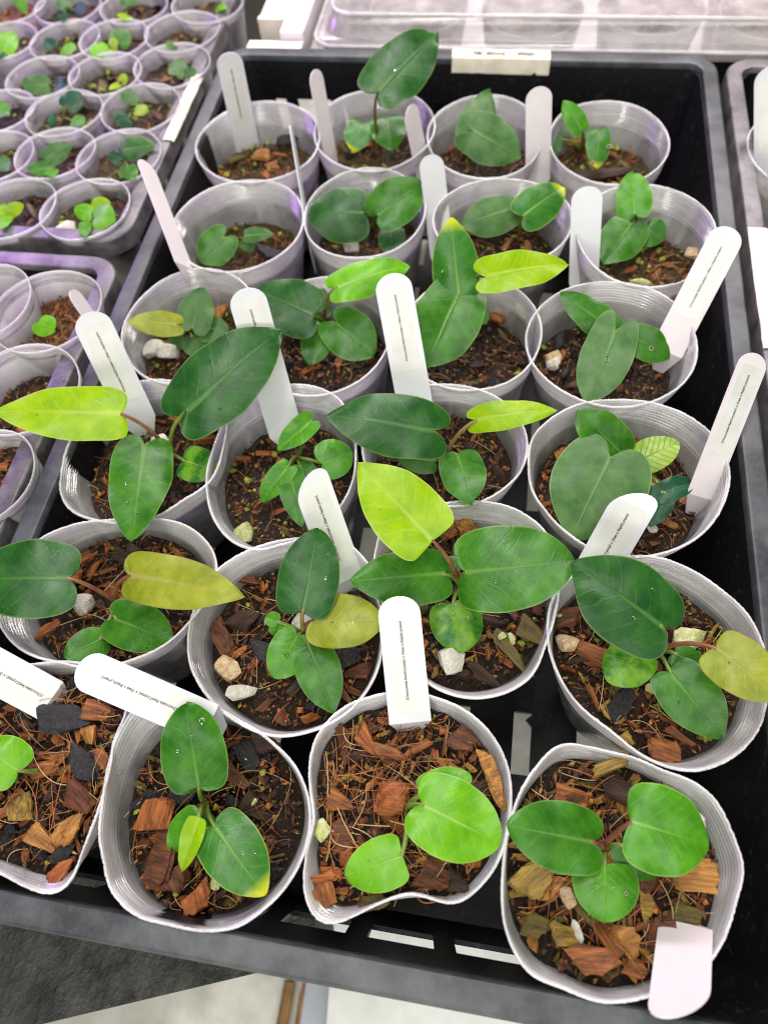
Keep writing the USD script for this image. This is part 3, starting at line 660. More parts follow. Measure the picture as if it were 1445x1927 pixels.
# ---------------------------------------------------------------- plant tags
TEXT = meshkit.text_mesh("(Chocolate RedCrystal) x (Ree x RaphLynam)", 0.0022, 0.00008, bold=True)
_tb = TEXT.bounds; TEXT.apply_translation([-(_tb[0][0]+_tb[1][0])/2, -(_tb[0][1]+_tb[1][1])/2, 0])
_tl = _tb[1][0]-_tb[0][0]
def plant_tag(label, top, bot, ht, hb, width=0.0195, tw=0.0, text=True, m="tagw", below=0.012, group="white plant tags in the big tray", textlen=0.037, slant=0.0, bend=0.0):
    T, B = at(top[0], top[1], ht), at(bot[0], bot[1], hb)
    u = unit(T-B); mid = (T+B)/2; vw = unit(CAM-mid)
    n = unit(vw-u*(vw@u)); v = np.cross(u, n)            # v to the right when seen from the front
    a = math.radians(tw); n, v = n*math.cos(a)+v*math.sin(a), v*math.cos(a)-n*math.sin(a)
    L = np.linalg.norm(T-B); w = width/2
    pts = [(-w, 0), (w, 0)] + [(w*math.cos(q), L-w*0.85+w*0.85*math.sin(q)+slant*w*math.cos(q)) for q in np.linspace(0.0, math.pi, 13)]
    pts = [(-w*0.35, -below)] + [(w*0.35, -below)] + [(w, 0.0)] + pts[2:] + [(-w, 0.0)]
    pg = Polygon(pts).buffer(0)
    th = 0.0007
    msh = trimesh.creation.extrude_polygon(pg, th, engine="earcut")
    R = np.eye(4); R[:3, 0], R[:3, 1], R[:3, 2], R[:3, 3] = v, u, n, B-n*th/2
    def bent(mm):
        vv = np.array(mm.vertices); vv[:, 2] += bend*(vv[:, 1]/L)**2*L
        y0 = np.minimum(vv[:, 1], 0.0); vv[:, 1] = np.maximum(vv[:, 1], 0.0)
        W = trimesh.transformations.transform_points(vv, R); W[:, 2] += y0*1.3; W[:, :2] += (y0*0.25)[:, None]*u[:2]
        return W, np.array(mm.faces)
    t = thing("plant_tag", label, "plant tag", B, group)
    obj("tag_blade", bent(msh), M[m], t, smooth=30)
    if text:
        sl = min(textlen+0.011, L-0.010)
        st = Polygon([(-w*0.72, L-0.0065-sl), (w*0.72, L-0.0065-sl), (w*0.72, L-0.0065), (-w*0.72, L-0.0065)]).buffer(-0.0008).buffer(0.0008)
        sm = trimesh.creation.extrude_polygon(st, 0.00025, engine="earcut"); sm.apply_translation([0, 0, th-0.0001])
        obj("paper_label", bent(sm), M["sticker"], t, smooth=30)
        tm = TEXT.copy(); k = textlen/_tl
        vv = tm.vertices*[k, k, 1]
        tm.vertices = np.c_[-vv[:, 1], vv[:, 0], vv[:, 2]]
        tm.apply_translation([0.0, L-0.0115-textlen/2, th+0.00016])
        obj("printed_text", bent(tm), M["ink"], t, smooth=False)
    return t

# ================================================================ the big tray: six rows of four cups
def rim_of(l, r, t, b):
    c = ((l+r)/2, (t+b)/2)
    P, Q, X, Y = at(l, c[1]), at(r, c[1]), at(c[0], t), at(c[0], b)
    w, h = np.linalg.norm(P-Q), np.linalg.norm(X-Y)
    ctr = (X+Y)/2
    return (ctr[0], ctr[1], min(0.100, max(0.085, w)), min(0.098, max(0.085, h)))
O = dict
GC, GP, GM, GT = "large frosted cups in the big tray", "seedlings in the big tray", "potting mix in the large cups", "white plant tags in the big tray"
# (key phrase, rim, soil, chip count, chip size, kwargs for the mix, crown px, leaves)
CUPS = [
 # ---- back row
 ("no leaves, behind the back row's left tag", (372, 600, 190, 345), -0.030, 25, 0.0090, O(soilmat="mossy", mix=[0, 3, 5, 6, 2], moss=16, feats=[(490, 290, 36, 22, 20, 2), (540, 265, 30, 26, 0, "c"), (445, 298, 40, 16, -10, 5)]), None, []),
 ("tall dark leaf standing over the back rim", (590, 818, 168, 320), -0.030, 32, 0.0081, O(soilmat="mossy", moss=8), (714, 278), [
   (713, 170, 822, 60, 104, "dark", 62, 74, O(pm="petr", arch=0.1)), (727, 222, 736, 283, 70, "mid", 22, 14, O(sharp=.4)), (682, 232, 661, 284, 54, "yeltip", 16, 9, O(sharp=.3))]),
 ("two overlapping pointed grey green leaves in the back row", (805, 1020, 175, 340), -0.030, 32, 0.0090, O(mix=[1, 6, 0, 3]), (886, 276), [
   (886, 252, 923, 169, 68, "grey", 24, 34, O(sharp=.9)), (890, 246, 980, 297, 84, "grey", 32, 18, O(sharp=.8, lobe=.25, drops=[(.4, .2, 4)]))]),
 ("chewed pale edged leaf in the back right corner", (1035, 1255, 190, 345), -0.030, 35, 0.0081, O(soilmat="mossy", mix=[0, 1, 2, 3, 5], moss=10, feats=[(1140, 325, 120, 34, 4, 3), (1075, 262, 36, 30, 20, 2)]), (1092, 282), [
   (1094, 243, 1059, 188, 38, "green", 26, 40, O(sharp=.7)), (1127, 246, 1122, 316, 46, "yeltip", 22, 10, O(sharp=.2, holes=[(.45, .85, 3), (.88, -.3, 3)])), (1056, 262, 1030, 262, 44, "grey", 12, 10)]),
 # ---- fifth row
 ("heart leaf and tiny pale sprout in the fifth row", (325, 570, 340, 510), -0.032, 28, 0.0090, O(mix=[0, 3, 3, "c"], soilmat="mossy", moss=6, feats=[(520, 480, 60, 40, 10, "c")]), (460, 478), [
   (420, 447, 378, 494, 66, "mid", 16, 8, O(lobe=.3, sharp=.3)), (463, 443, 515, 440, 28, "grey", 22, 24, O(sharp=.8)), (462, 452, 474, 475, 26, "grey", 14, 8)]),
 ("two round dark leaves facing each other", (572, 800, 318, 485), -0.032, 28, 0.0090, O(mix=[0, 3, 6, 3], stones=[(660, 461, 34, 30, "pumice")], moss=5), (706, 425), [
   (682, 400, 580, 405, 98, "dark", 26, 26, O(sharp=.1, lobe=.12)), (712, 404, 795, 345, 88, "mid", 28, 36, O(sharp=.2)), (700, 395, 695, 369, 34, "grey", 14, 18, O(sharp=.2)), (737, 430, 736, 484, 52, "dark", 14, 8, O(sharp=.3))]),
 ("heart leaf beside a leaf with yellow tip", (815, 1075, 335, 500), -0.032, 32, 0.0090, O(mix=[0, 3, 1, 6], moss=8), (978, 440), [
   (953, 396, 868, 424, 70, "grey", 24, 20, O(lobe=.34, sharp=.3)), (985, 406, 1060, 352, 76, "yeltip", 28, 32, O(sharp=.4))]),
 ("three small leaves by a tan stone, fifth row right", (1085, 1345, 342, 545), -0.032, 41, 0.0090, O(soilmat="mossy", mix=[0, 1, 2, 3, 5, 6], moss=14, stones=[(1302, 480, 30, 30, "pumicet"), (1205, 532, 40, 16, "pumiceg")], fibres=40), (1196, 428), [
   (1194, 402, 1192, 323, 66, "green", 22, 32, O(sharp=.2)), (1187, 424, 1134, 496, 84, "mid", 18, 8, O(sharp=.7, lobe=.2)), (1216, 430, 1248, 452, 54, "mid", 12, 8, O(sharp=.2))]),
 # ---- fourth row
 ("cluster of five small olive and grey leaves", (235, 480, 497, 735), -0.030, 35, 0.0099, O(soilmat="mossy", mix=[1, 0, 2, 3, 5], moss=8, stones=[(285, 655, 46, 34, "pumice"), (318, 664, 40, 36, "pumice")], feats=[(405, 590, 30, 60, 80, 2)]), (356, 628), [
   (334, 611, 238, 605, 48, "olive", 26, 34, O(pm="petr", sharp=.9)), (362, 617, 382, 540, 66, "grey", 22, 34, O(sharp=.6)), (378, 621, 431, 616, 50, "grey", 16, 14, O(sharp=.3)), (348, 628, 318, 650, 40, "grey", 10, 5, O(sharp=.3)), (362, 634, 372, 672, 48, "grey", 12, 5, O(sharp=.3))]),
 ("wide lime green leaf half hidden behind a tag", (475, 735, 520, 745), -0.030, 38, 0.0099, O(mix=[0, 3, 3, 6, "c"], moss=6), (614, 622), [
   (589, 593, 480, 545, 104, "dark", 28, 34, O(sharp=.3)), (634, 540, 772, 500, 68, "bright", 46, 46, O(pm="petr", sharp=.7)), (637, 612, 702, 672, 92, "mid", 22, 12, O(lobe=.34, sharp=.3)), (605, 614, 582, 687, 62, "mid", 14, 6, O(sharp=.3)), (607, 590, 594, 533, 42, "grey", 12, 20, O(sharp=.3))]),
 ("upright dark leaf with yellow tip and arching lime leaf", (770, 1005, 520, 735), -0.030, 35, 0.0099, O(mix=[3, 3, 0, "c", 5], moss=6, feats=[(938, 596, 34, 44, 60, 1)], stones=[(980, 590, 20, 60, "moss")]), (884, 566), [
   (863, 556, 849, 408, 90, "yeltip", 40, 66, O(sharp=.5)), (859, 562, 803, 690, 128, "mid", 40, 24, O(lobe=.3, sharp=.4)), (914, 520, 1068, 498, 74, "lime", 54, 46, O(pm="petr", arch=.3, sharp=.7)), (900, 590, 916, 608, 30, "green", 10, 6)]),
 ("long grey green drooping leaf and a holed leaf", (990, 1310, 530, 765), -0.030, 41, 0.0108, O(mix=[3, 0, 3, "c", 5, 1], moss=12, stones=[(1039, 676, 40, 34, "pumicet"), (1042, 682, 30, 26, "pumice")]), (1178, 640), [
   (1152, 620, 1053, 550, 62, "mid", 24, 34, O(sharp=.8)), (1157, 626, 1106, 758, 98, "grey", 30, 16, O(lobe=.32, sharp=.1, holes=[(.4, .1, 2.5)])), (1196, 636, 1260, 674, 62, "mid", 22, 14, O(lobe=.25, sharp=.6, holes=[(.45, -.1, 3.5)]))]),
 # ---- third row
 ("long lime leaf reaching left out of the tray", [(114, 924), (131, 958), (183, 979), (294, 972), (346, 940), (394, 907), (420, 840), (425, 790), (390, 740), (345, 722), (277, 716), (215, 735), (168, 768), (138, 817), (118, 882)], -0.026, 48, 0.0108, O(mix=[0, 3, 3, 1, 6], stones=[(300, 842, 40, 46, "pumice")], moss=6), (326, 858), [
   (228, 779, -10, 775, 106, "lime", 44, 52, O(pm="petr", sharp=.7, lobe=.05, arch=.14)), (353, 772, 531, 619, 140, "dark", 46, 60, O(sharp=.8, lobe=.16, drops=[(.15, -.8, 5), (.2, -.55, 3)])), (272, 838, 248, 1019, 116, "mid", 26, 32, O(lobe=.14, sharp=.5, drops=[(.75, .1, 4)], label="tongue shaped green leaf hanging over the front rim")), (347, 868, 408, 888, 72, "speck", 14, 14, O(sharp=.1))]),
 ("several small folded green leaves in the third row", [(389, 917), (408, 986), (446, 1024), (484, 1035), (526, 1025), (568, 1013), (625, 971), (663, 907), (669, 861), (658, 785), (633, 747), (583, 726), (545, 724), (480, 745), (430, 785), (400, 850)], -0.028, 54, 0.0090, O(mix=[0, 3, 5, 3, 6], moss=24, stones=[(462, 1003, 40, 38, "pumiceg")]), (560, 862), [
   (586, 793, 522, 848, 48, "green", 26, 20, O(fold=.35, sharp=.7)), (607, 872, 663, 850, 76, "green", 18, 18, O(sharp=.1, fold=.2)), (541, 880, 489, 946, 46, "green", 18, 10, O(fold=.3, sharp=.8)), (545, 890, 568, 992, 56, "mid", 16, 12, O(sharp=.6)), (566, 880, 600, 900, 36, "mid", 8, 6)]),
 ("large dark pointed leaf covering the cup, third row", [(682, 831), (686, 869), (700, 905), (740, 940), (790, 953), (831, 952), (888, 949), (945, 922), (983, 880), (992, 834), (979, 793), (945, 755), (888, 730), (831, 724), (773, 730), (715, 765)], -0.026, 51, 0.0099, O(mix=[0, 3, 3, 5, 6], moss=6, fibres=40), (838, 866), [
   (813, 810, 611, 781, 118, "dark", 36, 42, O(sharp=.8, lobe=.16, pm="petg")), (897, 790, 1050, 772, 56, "lime", 34, 42, O(pm="peto", sharp=.9, arch=.3, fold=.2)), (861, 856, 889, 948, 88, "mid", 18, 30, O(sharp=.3, lobe=.12)), (815, 868, 748, 862, 52, "grey", 12, 12, O(sharp=.4))]),
 ("very big grey green heart leaf, third row right", [(995, 878), (1001, 827), (1036, 789), (1087, 762), (1156, 753), (1241, 762), (1310, 793), (1354, 837), (1371, 882), (1361, 947), (1327, 998), (1275, 1032), (1224, 1046), (1121, 1036), (1070, 1005), (1029, 964), (1001, 923)], -0.026, 48, 0.0108, O(mix=[0, 1, 3, 2, 6], moss=4, fibres=60, stones=[(1227, 994, 20, 18, "pumice")], feats=[(1205, 840, 40, 26, 80, 1), (1200, 915, 80, 34, 10, 3)]), (1195, 890), [
   (1148, 862, 1075, 1013, 182, "grey", 30, 20, O(lobe=.24, sharp=.45, fold=.06, drops=())), (1168, 852, 1086, 772, 84, "mid", 20, 34, O(sharp=.2)), (1202, 866, 1278, 832, 68, "veined", 18, 24, O(sharp=.1, lobe=.1)), (1246, 928, 1304, 908, 46, "teal", 16, 16, O(lobe=.35, sharp=.1, fold=.3)), (1252, 928, 1222, 992, 46, "teal", 16, 8, O(sharp=.7, lobe=.3, fold=.3))]),
 # ---- second row
 ("wide dark leaf and olive pointed leaf side by side", [(-4, 1161), (21, 1206), (69, 1237), (118, 1247), (242, 1244), (311, 1213), (367, 1157), (406, 1088), (406, 1054), (381, 1012), (346, 988), (294, 976), (208, 979), (138, 988), (80, 1012), (25, 1055), (-5, 1110)], -0.022, 67, 0.0103, O(mix=[0, 3, 1, 6, 3], stones=[(157, 1137, 42, 46, "pumice")], feats=[(90, 1185, 50, 26, -20, 6), (140, 1080, 34, 50, 20, 6), (245, 1050, 90, 30, 30, 3)], fibres=70), (220, 1135), [
   (128, 1088, -62, 1092, 150, "dark", 30, 34, O(pm="petr", sharp=.3, lobe=.1)), (246, 1083, 461, 1123, 106, "olive", 30, 34, O(pm="petr", sharp=.85, lobe=.08)), (218, 1166, 326, 1207, 96, "mid", 16, 16, O(lobe=.2, sharp=.3, drops=[(.7, -.5, 5)])), (189, 1204, 121, 1238, 66, "mid", 12, 18, O(lobe=.15, sharp=.2)), (258, 1128, 312, 1137, 40, "mid", 12, 12)]),
 ("upright dark leaf over an olive round leaf", [(355, 1199), (357, 1244), (385, 1303), (430, 1348), (481, 1376), (523, 1386), (575, 1379), (644, 1348), (686, 1306), (710, 1261), (720, 1195), (718, 1130), (692, 1062), (654, 1024), (610, 1013), (558, 1014), (506, 1023), (454, 1043), (402, 1081), (371, 1133)], -0.022, 84, 0.0103, O(mix=[3, 3, 0, 0, "c", 6], stones=[(428, 1255, 44, 54, "pumicet"), (450, 1302, 60, 34, "pumice"), (568, 1180, 44, 46, "pumice")], feats=[(450, 1085, 90, 26, 20, 0), (460, 1165, 60, 50, -40, 3), (420, 1200, 70, 40, 60, 0), (650, 1240, 50, 50, 0, "c"), (505, 1230, 60, 36, 20, "c"), (640, 1300, 70, 16, 55, 0)], fibres=70), (575, 1195), [
   (570, 1148, 600, 994, 118, "dark", 30, 44, O(sharp=.15, lobe=.08, pm="peto")), (590, 1168, 722, 1170, 106, "olive", 24, 26, O(pm="petr", sharp=.1, lobe=.1)), (584, 1222, 628, 1343, 88, "mid", 14, 10, O(lobe=.1, sharp=.65)), (559, 1199, 515, 1277, 80, "green", 12, 8, O(lobe=.15, sharp=.2, drops=[(.45, .0, 5)])), (522, 1170, 500, 1160, 30, "green", 16, 16, O(fold=.6, sharp=.2)), (522, 1172, 514, 1196, 24, "green", 15, 10, O(fold=.6, sharp=.2, pet=0))]),
 ("bright lime leaf rising above two broad dark leaves", [(710, 1026), (718, 995), (760, 966), (830, 949), (900, 944), (960, 955), (1010, 985), (1043, 1030), (1052, 1090), (1045, 1150), (1028, 1206), (994, 1278), (938, 1308), (900, 1314), (817, 1293), (765, 1245), (722, 1160), (702, 1090)], -0.022, 74, 0.0103, O(mix=[0, 3, 5, 4, 1], stones=[(846, 1240, 52, 64, "pumice"), (944, 1197, 18, 16, "pumiceg"), (962, 1202, 14, 24, "pumiceg")], feats=[(880, 995, 40, 40, 10, 2), (840, 1000, 34, 36, 40, 1), (1000, 1190, 60, 50, 50, 5), (960, 1225, 90, 30, 60, 5), (910, 1270, 70, 24, 60, 3)], moss=10, fibres=70), (866, 1108), [
   (814, 1017, 673, 871, 140, "lime", 44, 58, O(pm="petr", sharp=.95, lobe=.02, arch=.12)), (833, 1080, 658, 1094, 108, "mid", 24, 34, O(sharp=.6, lobe=.1)), (877, 1077, 1083, 1058, 168, "mid", 28, 38, O(sharp=.02, lobe=.1, arch=.18)), (851, 1139, 872, 1228, 102, "speck", 12, 6, O(sharp=.0, lobe=.1)), (862, 1072, 838, 1048, 36, "mid", 14, 14)]),
 ("dark drooping leaf and olive leaf past the right edge", [(1032, 1161), (1038, 1130), (1077, 1085), (1130, 1058), (1180, 1048), (1240, 1050), (1296, 1071), (1353, 1108), (1409, 1161), (1440, 1233), (1443, 1308), (1424, 1376), (1371, 1429), (1315, 1450), (1258, 1444), (1202, 1418), (1145, 1372), (1089, 1327), (1051, 1271), (1032, 1214)], -0.020, 87, 0.0111, O(mix=[0, 1, 3, 5, 4, 3], stones=[(1300, 1205, 76, 46, "pumiceg"), (1067, 1208, 40, 42, "pumicet"), (1224, 1297, 18, 20, "pumiceg"), (1052, 1158, 14, 16, "pumiceg")], feats=[(1120, 1235, 100, 46, 35, 1), (1170, 1325, 56, 36, -40, "c"), (1250, 1415, 60, 44, 30, 1), (1175, 1395, 30, 40, 60, 4), (1070, 1160, 50, 40, 0, 0)], moss=22, fibres=90), (1236, 1225), [
   (1243, 1177, 1074, 1057, 164, "dark", 34, 48, O(sharp=.75, lobe=.18)), (1347, 1220, 1478, 1322, 112, "olive", 32, 36, O(pm="petr", sharp=.7, lobe=.06)), (1207, 1224, 1143, 1284, 92, "speck", 14, 10, O(sharp=.0, lobe=.1)), (1262, 1267, 1360, 1391, 110, "mid", 12, 10, O(sharp=.6, lobe=.1)), (1274, 1232, 1336, 1272, 54, "mid", 9, 6, O(sharp=.3))]),
 # ---- front row
 ("bark and charcoal, leaf cut off by the left edge, front row", [(238, 1335), (212, 1400), (201, 1469), (180, 1538), (152, 1608), (133, 1662), (111, 1680), (52, 1670), (0, 1642), (-80, 1590), (-130, 1510), (-130, 1400), (-80, 1310), (0, 1265), (70, 1250), (150, 1248), (215, 1268), (236, 1300)], -0.012, 100, 0.0120, O(mix=[1, 1, 2, 0, 6, 3, "c"], feats=[(128, 1352, 80, 60, 0, "c"), (160, 1440, 56, 66, 20, "c"), (180, 1340, 60, 40, 20, 1), (40, 1525, 52, 56, 60, 4, .009), (80, 1580, 66, 50, 40, 2), (130, 1560, 70, 44, -50, 2), (150, 1500, 70, 60, 40, 0), (80, 1450, 50, 36, 0, 1), (168, 1385, 34, 40, 80, 2), (35, 1430, 40, 90, 0, 3), (110, 1645, 50, 30, -30, 6)], fibres=130, fibre_len=0.024), (75, 1452), [
   (33, 1450, -40, 1400, 96, "bright", 12, 18, O(sharp=.6, lobe=.1))]),
 ("a folded yellow green new leaf, front row", [(197, 1621), (208, 1673), (249, 1718), (311, 1738), (398, 1752), (450, 1743), (500, 1708), (537, 1670), (571, 1608), (584, 1538), (575, 1486), (554, 1441), (512, 1398), (460, 1362), (400, 1330), (330, 1312), (265, 1325), (228, 1372), (205, 1440), (192, 1520), (188, 1580)], -0.024, 93, 0.0120, O(mix=[3, 0, 6, 3, "c", 5], stones=[(406, 1665, 18, 22, "pumiceg"), (465, 1425, 16, 30, "pumiceg"), (478, 1510, 12, 14, "pumiceg")], feats=[(290, 1530, 60, 80, -70, 6, .012), (305, 1620, 60, 110, 20, 0, .008), (372, 1690, 44, 60, 70, 6, .008), (335, 1650, 44, 70, 60, 0), (440, 1460, 80, 36, 40, 0), (500, 1400, 60, 40, 10, 3), (345, 1500, 46, 30, 0, "c")], moss=16, fibres=70, fibre_len=0.028), (390, 1515), [
   (374, 1480, 350, 1322, 124, "mid", 24, 40, O(sharp=.1, lobe=.08, drops=[(.75, -.4, 6)])), (404, 1557, 500, 1686, 116, "yeltip", 18, 16, O(sharp=.5, lobe=.08)), (376, 1543, 322, 1600, 80, "green", 14, 8, O(sharp=.2, lobe=.1)), (374, 1538, 342, 1640, 42, "lime", 24, 14, O(fold=.6, sharp=.8, lobe=.02, veins=1)), (378, 1542, 392, 1612, 50, "mid", 12, 6, O(sharp=.2))]),
 ("two glossy bright green leaves in a dented cup", [(599, 1383), (627, 1348), (661, 1324), (696, 1313), (817, 1313), (870, 1335), (920, 1378), (950, 1430), (961, 1500), (955, 1560), (945, 1600), (931, 1632), (910, 1660), (865, 1698), (845, 1701), (825, 1696), (800, 1686), (768, 1682), (727, 1694), (675, 1718), (623, 1741), (600, 1736), (585, 1715), (576, 1694), (573, 1642), (581, 1590), (592, 1538), (585, 1486), (583, 1441)], -0.012, 106, 0.0120, O(mix=[1, 0, 6, 3, 6, 0, 2], stones=[(606, 1566, 30, 44, "pumiceg")], feats=[(735, 1500, 66, 66, 10, 6, .008), (610, 1690, 46, 60, 80, 1), (610, 1655, 60, 24, 0, 6), (700, 1700, 50, 30, 0, 5), (640, 1510, 60, 40, 30, 1), (925, 1460, 30, 120, -12, 2, .010), (730, 1415, 56, 26, 20, 1, .009), (820, 1650, 66, 60, 30, 0), (860, 1660, 50, 50, 30, 3), (870, 1390, 50, 50, 30, 0), (690, 1395, 50, 40, 60, 6), (640, 1580, 36, 66, 0, 0)], moss=6, fibres=170, fibre_len=0.026), (764, 1520), [
   (797, 1516, 942, 1588, 148, "bright", 18, 14, O(sharp=.1, lobe=.14, arch=.24)), (800, 1490, 888, 1462, 66, "bright", 12, 14, O(sharp=.1)), (757, 1612, 650, 1650, 96, "bright", 10, 6, O(sharp=.1, lobe=.02))]),
 ("red stems over big bark chunks, front right corner", [(1055, 1402), (1110, 1408), (1165, 1420), (1240, 1449), (1300, 1470), (1345, 1506), (1379, 1574), (1398, 1630), (1385, 1690), (1368, 1751), (1334, 1811), (1290, 1848), (1240, 1868), (1190, 1882), (1134, 1886), (1062, 1860), (990, 1826), (955, 1760), (945, 1672), (949, 1611), (960, 1550), (978, 1495), (1012, 1441)], -0.014, 106, 0.0137, O(mix=[2, 1, 0, 4, 5, 3, 2], stones=[(1312, 1556, 34, 48, "pumice"), (1086, 1755, 20, 40, "pumice"), (1070, 1690, 30, 36, "pumicet")], feats=[(1125, 1805, 90, 56, 3, 1, .010), (1305, 1650, 84, 66, 12, 2, .012), (1000, 1660, 66, 66, -30, 4, .010), (1060, 1760, 46, 50, 10, 4, .008), (1005, 1740, 46, 50, 20, 5), (1180, 1765, 40, 70, -20, 2), (1195, 1825, 40, 40, 40, 1), (1080, 1500, 80, 46, 20, 1), (1175, 1490, 80, 60, 30, 3), (1275, 1780, 110, 30, 50, 0), (1290, 1720, 60, 40, 20, 5), (1100, 1710, 70, 36, 60, 5), (1215, 1690, 20, 90, 10, 4), (1150, 1440, 90, 26, -12, 4, .012), (1240, 1760, 60, 50, 0, 0)], moss=4, fibres=130, fibre_len=0.024), (1132, 1600), [
   (1113, 1585, 952, 1553, 128, "mid", 22, 28, O(sharp=.25, lobe=.16, pm="petr")), (1188, 1547, 1335, 1592, 162, "green", 26, 22, O(sharp=.3, lobe=.06, pm="petr", arch=.3, fold=.05)), (1138, 1628, 1140, 1737, 124, "green", 14, 12, O(sharp=.0, lobe=.05, holes=[(.45, .58, 2.6), (.40, -.26, 2.4)])), (1172, 1590, 1232, 1652, 74, "mid", 12, 10, O(sharp=.2))]),
]
for key, rim, soil, n, size, kw, crown, leaves in CUPS:
    cup_label = ("frosted cup with " if key.startswith("no leaves") else "frosted cup of the plant with ")+key
    if key.startswith("no leaves"): cup_label = "ridged frosted cup without leaves at the back row's left end"
    if key.startswith("bark and"): cup_label = "ridged frosted cup of bark and charcoal, left end of front row"
    if "dented cup" in key: cup_label = "dented frosted cup of the plant with two glossy bright green leaves"
    traced = isinstance(rim, list)
    c = make_cup(cup_label, GC, rim_px=rim if traced else None, ell=None if traced else rim_of(*rim), soil=soil)
    front = traced
    mlabel = "mossy mix without plant in the back row's left cup" if crown is None else "potting mix under the plant with "+key
    if key.startswith("bark and"): mlabel = "bark and charcoal mix with loose fibres, left end of front row"
    potting(c, mlabel, n, size, GM, **kw)
    if crown is not None:
        pl = "anthurium seedling with "+key
        if key.startswith("bark and"): pl = "seedling cut off by the photo's left edge in the front row"
        plant(pl, GP, crown, soil, leaves)

# ---------------------------------------------------------------- tags of the big tray
TAGS = [
 ("long white tag leaning left in the back row's left cup", (428, 98), (466, 276), 0.045, -0.028, 0.0195, 6, True, "tagw", 0),
 ("blank narrow white tag before the tall dark leaf, back row", (592, 130), (626, 318), 0.035, -0.030, 0.019, 58, False, "tagp", 0),
 ("sliver thin white tag seen edge on between two cups", (547, 236), (588, 478), 0.025, -0.030, 0.019, 84, False, "tagw", 0),
 ("short blank white tag turned edgewise before the back row", (771, 198), (797, 326), 0.028, -0.020, 0.019, 55, False, "tagp", 0),
 ("blank white tag just above the upright yellow tipped leaf", (810, 290), (832, 480), 0.022, -0.030, 0.019, 28, False, "tagw", 0),
 ("upright blank white tag between the back row's right cups", (1014, 162), (1012, 338), 0.038, -0.020, 0.0185, 15, False, "tagp", 0),
 ("broad blank white tag beside the fifth row's right cup", (1105, 350), (1098, 530), 0.026, -0.028, 0.0195, 5, False, "tagw", 0),
 ("thin curved white tag leaning left over the tray's left rim", (266, 308), (347, 500), 0.030, 0.004, 0.018, 60, False, "tagp", 0.04),
 ("tag leaning far right over the right rim, fourth row", (1376, 428), (1254, 662), 0.036, -0.010, 0.0195, 10, True, "tagp", 0),
 ("narrow pinkish tag leaning right over the right rim, third row", (1424, 665), (1318, 935), 0.036, -0.010, 0.0185, 42, True, "tagp", 0),
 ("broad tag leaning left beside the long lime leaf", (164, 588), (262, 792), 0.046, -0.012, 0.0205, 0, True, "tagw", 0),
 ("tag partly covered by the large dark leaf, third row", (460, 542), (538, 815), 0.058, -0.016, 0.0205, 5, True, "tagw", 0),
 ("tag standing between the third row's two dark leaves, text upright", (736, 514), (788, 800), 0.050, -0.010, 0.0205, 0, True, "tagw", 0),
 ("slant topped tag behind the second row's upright dark leaf", (580, 893), (652, 1092), 0.034, -0.009, 0.0195, 14, True, "tagw", 0),
 ("slant topped tag leaning right behind the dark drooping leaf", (1204, 928), (1112, 1090), 0.032, -0.005, 0.0205, 4, True, "tagw", 0),
 ("wide readable tag standing in the dented front cup", (748, 1122), (772, 1360), 0.026, -0.003, 0.0196, 0, True, "tagw", 0),
 ("tag lying slantwise across the front row's second cup rim", (146, 1254), (395, 1362), 0.030, 0.006, 0.0180, 0, True, "tagw", 0),
 ("tag cut off by the photo's left edge", (-95, 1215), (95, 1318), 0.020, -0.006, 0.0200, 0, True, "tagw", 0),
 ("blank pinkish tag poking out of the front right cup", (1276, 1915), (1290, 1740), 0.024, -0.008, 0.0200, 4, False, "tagp", 0),
]
for lab, top, bot, ht, hb, w, tw, txt, m, bend in TAGS:
    plant_tag(lab, top, bot, ht, hb, w, tw, txt, m, bend=bend, slant=(0.45 if "slant topped" in lab else 0.7 if "poking" in lab else 0.0)*(1 if "right" in lab else -1))

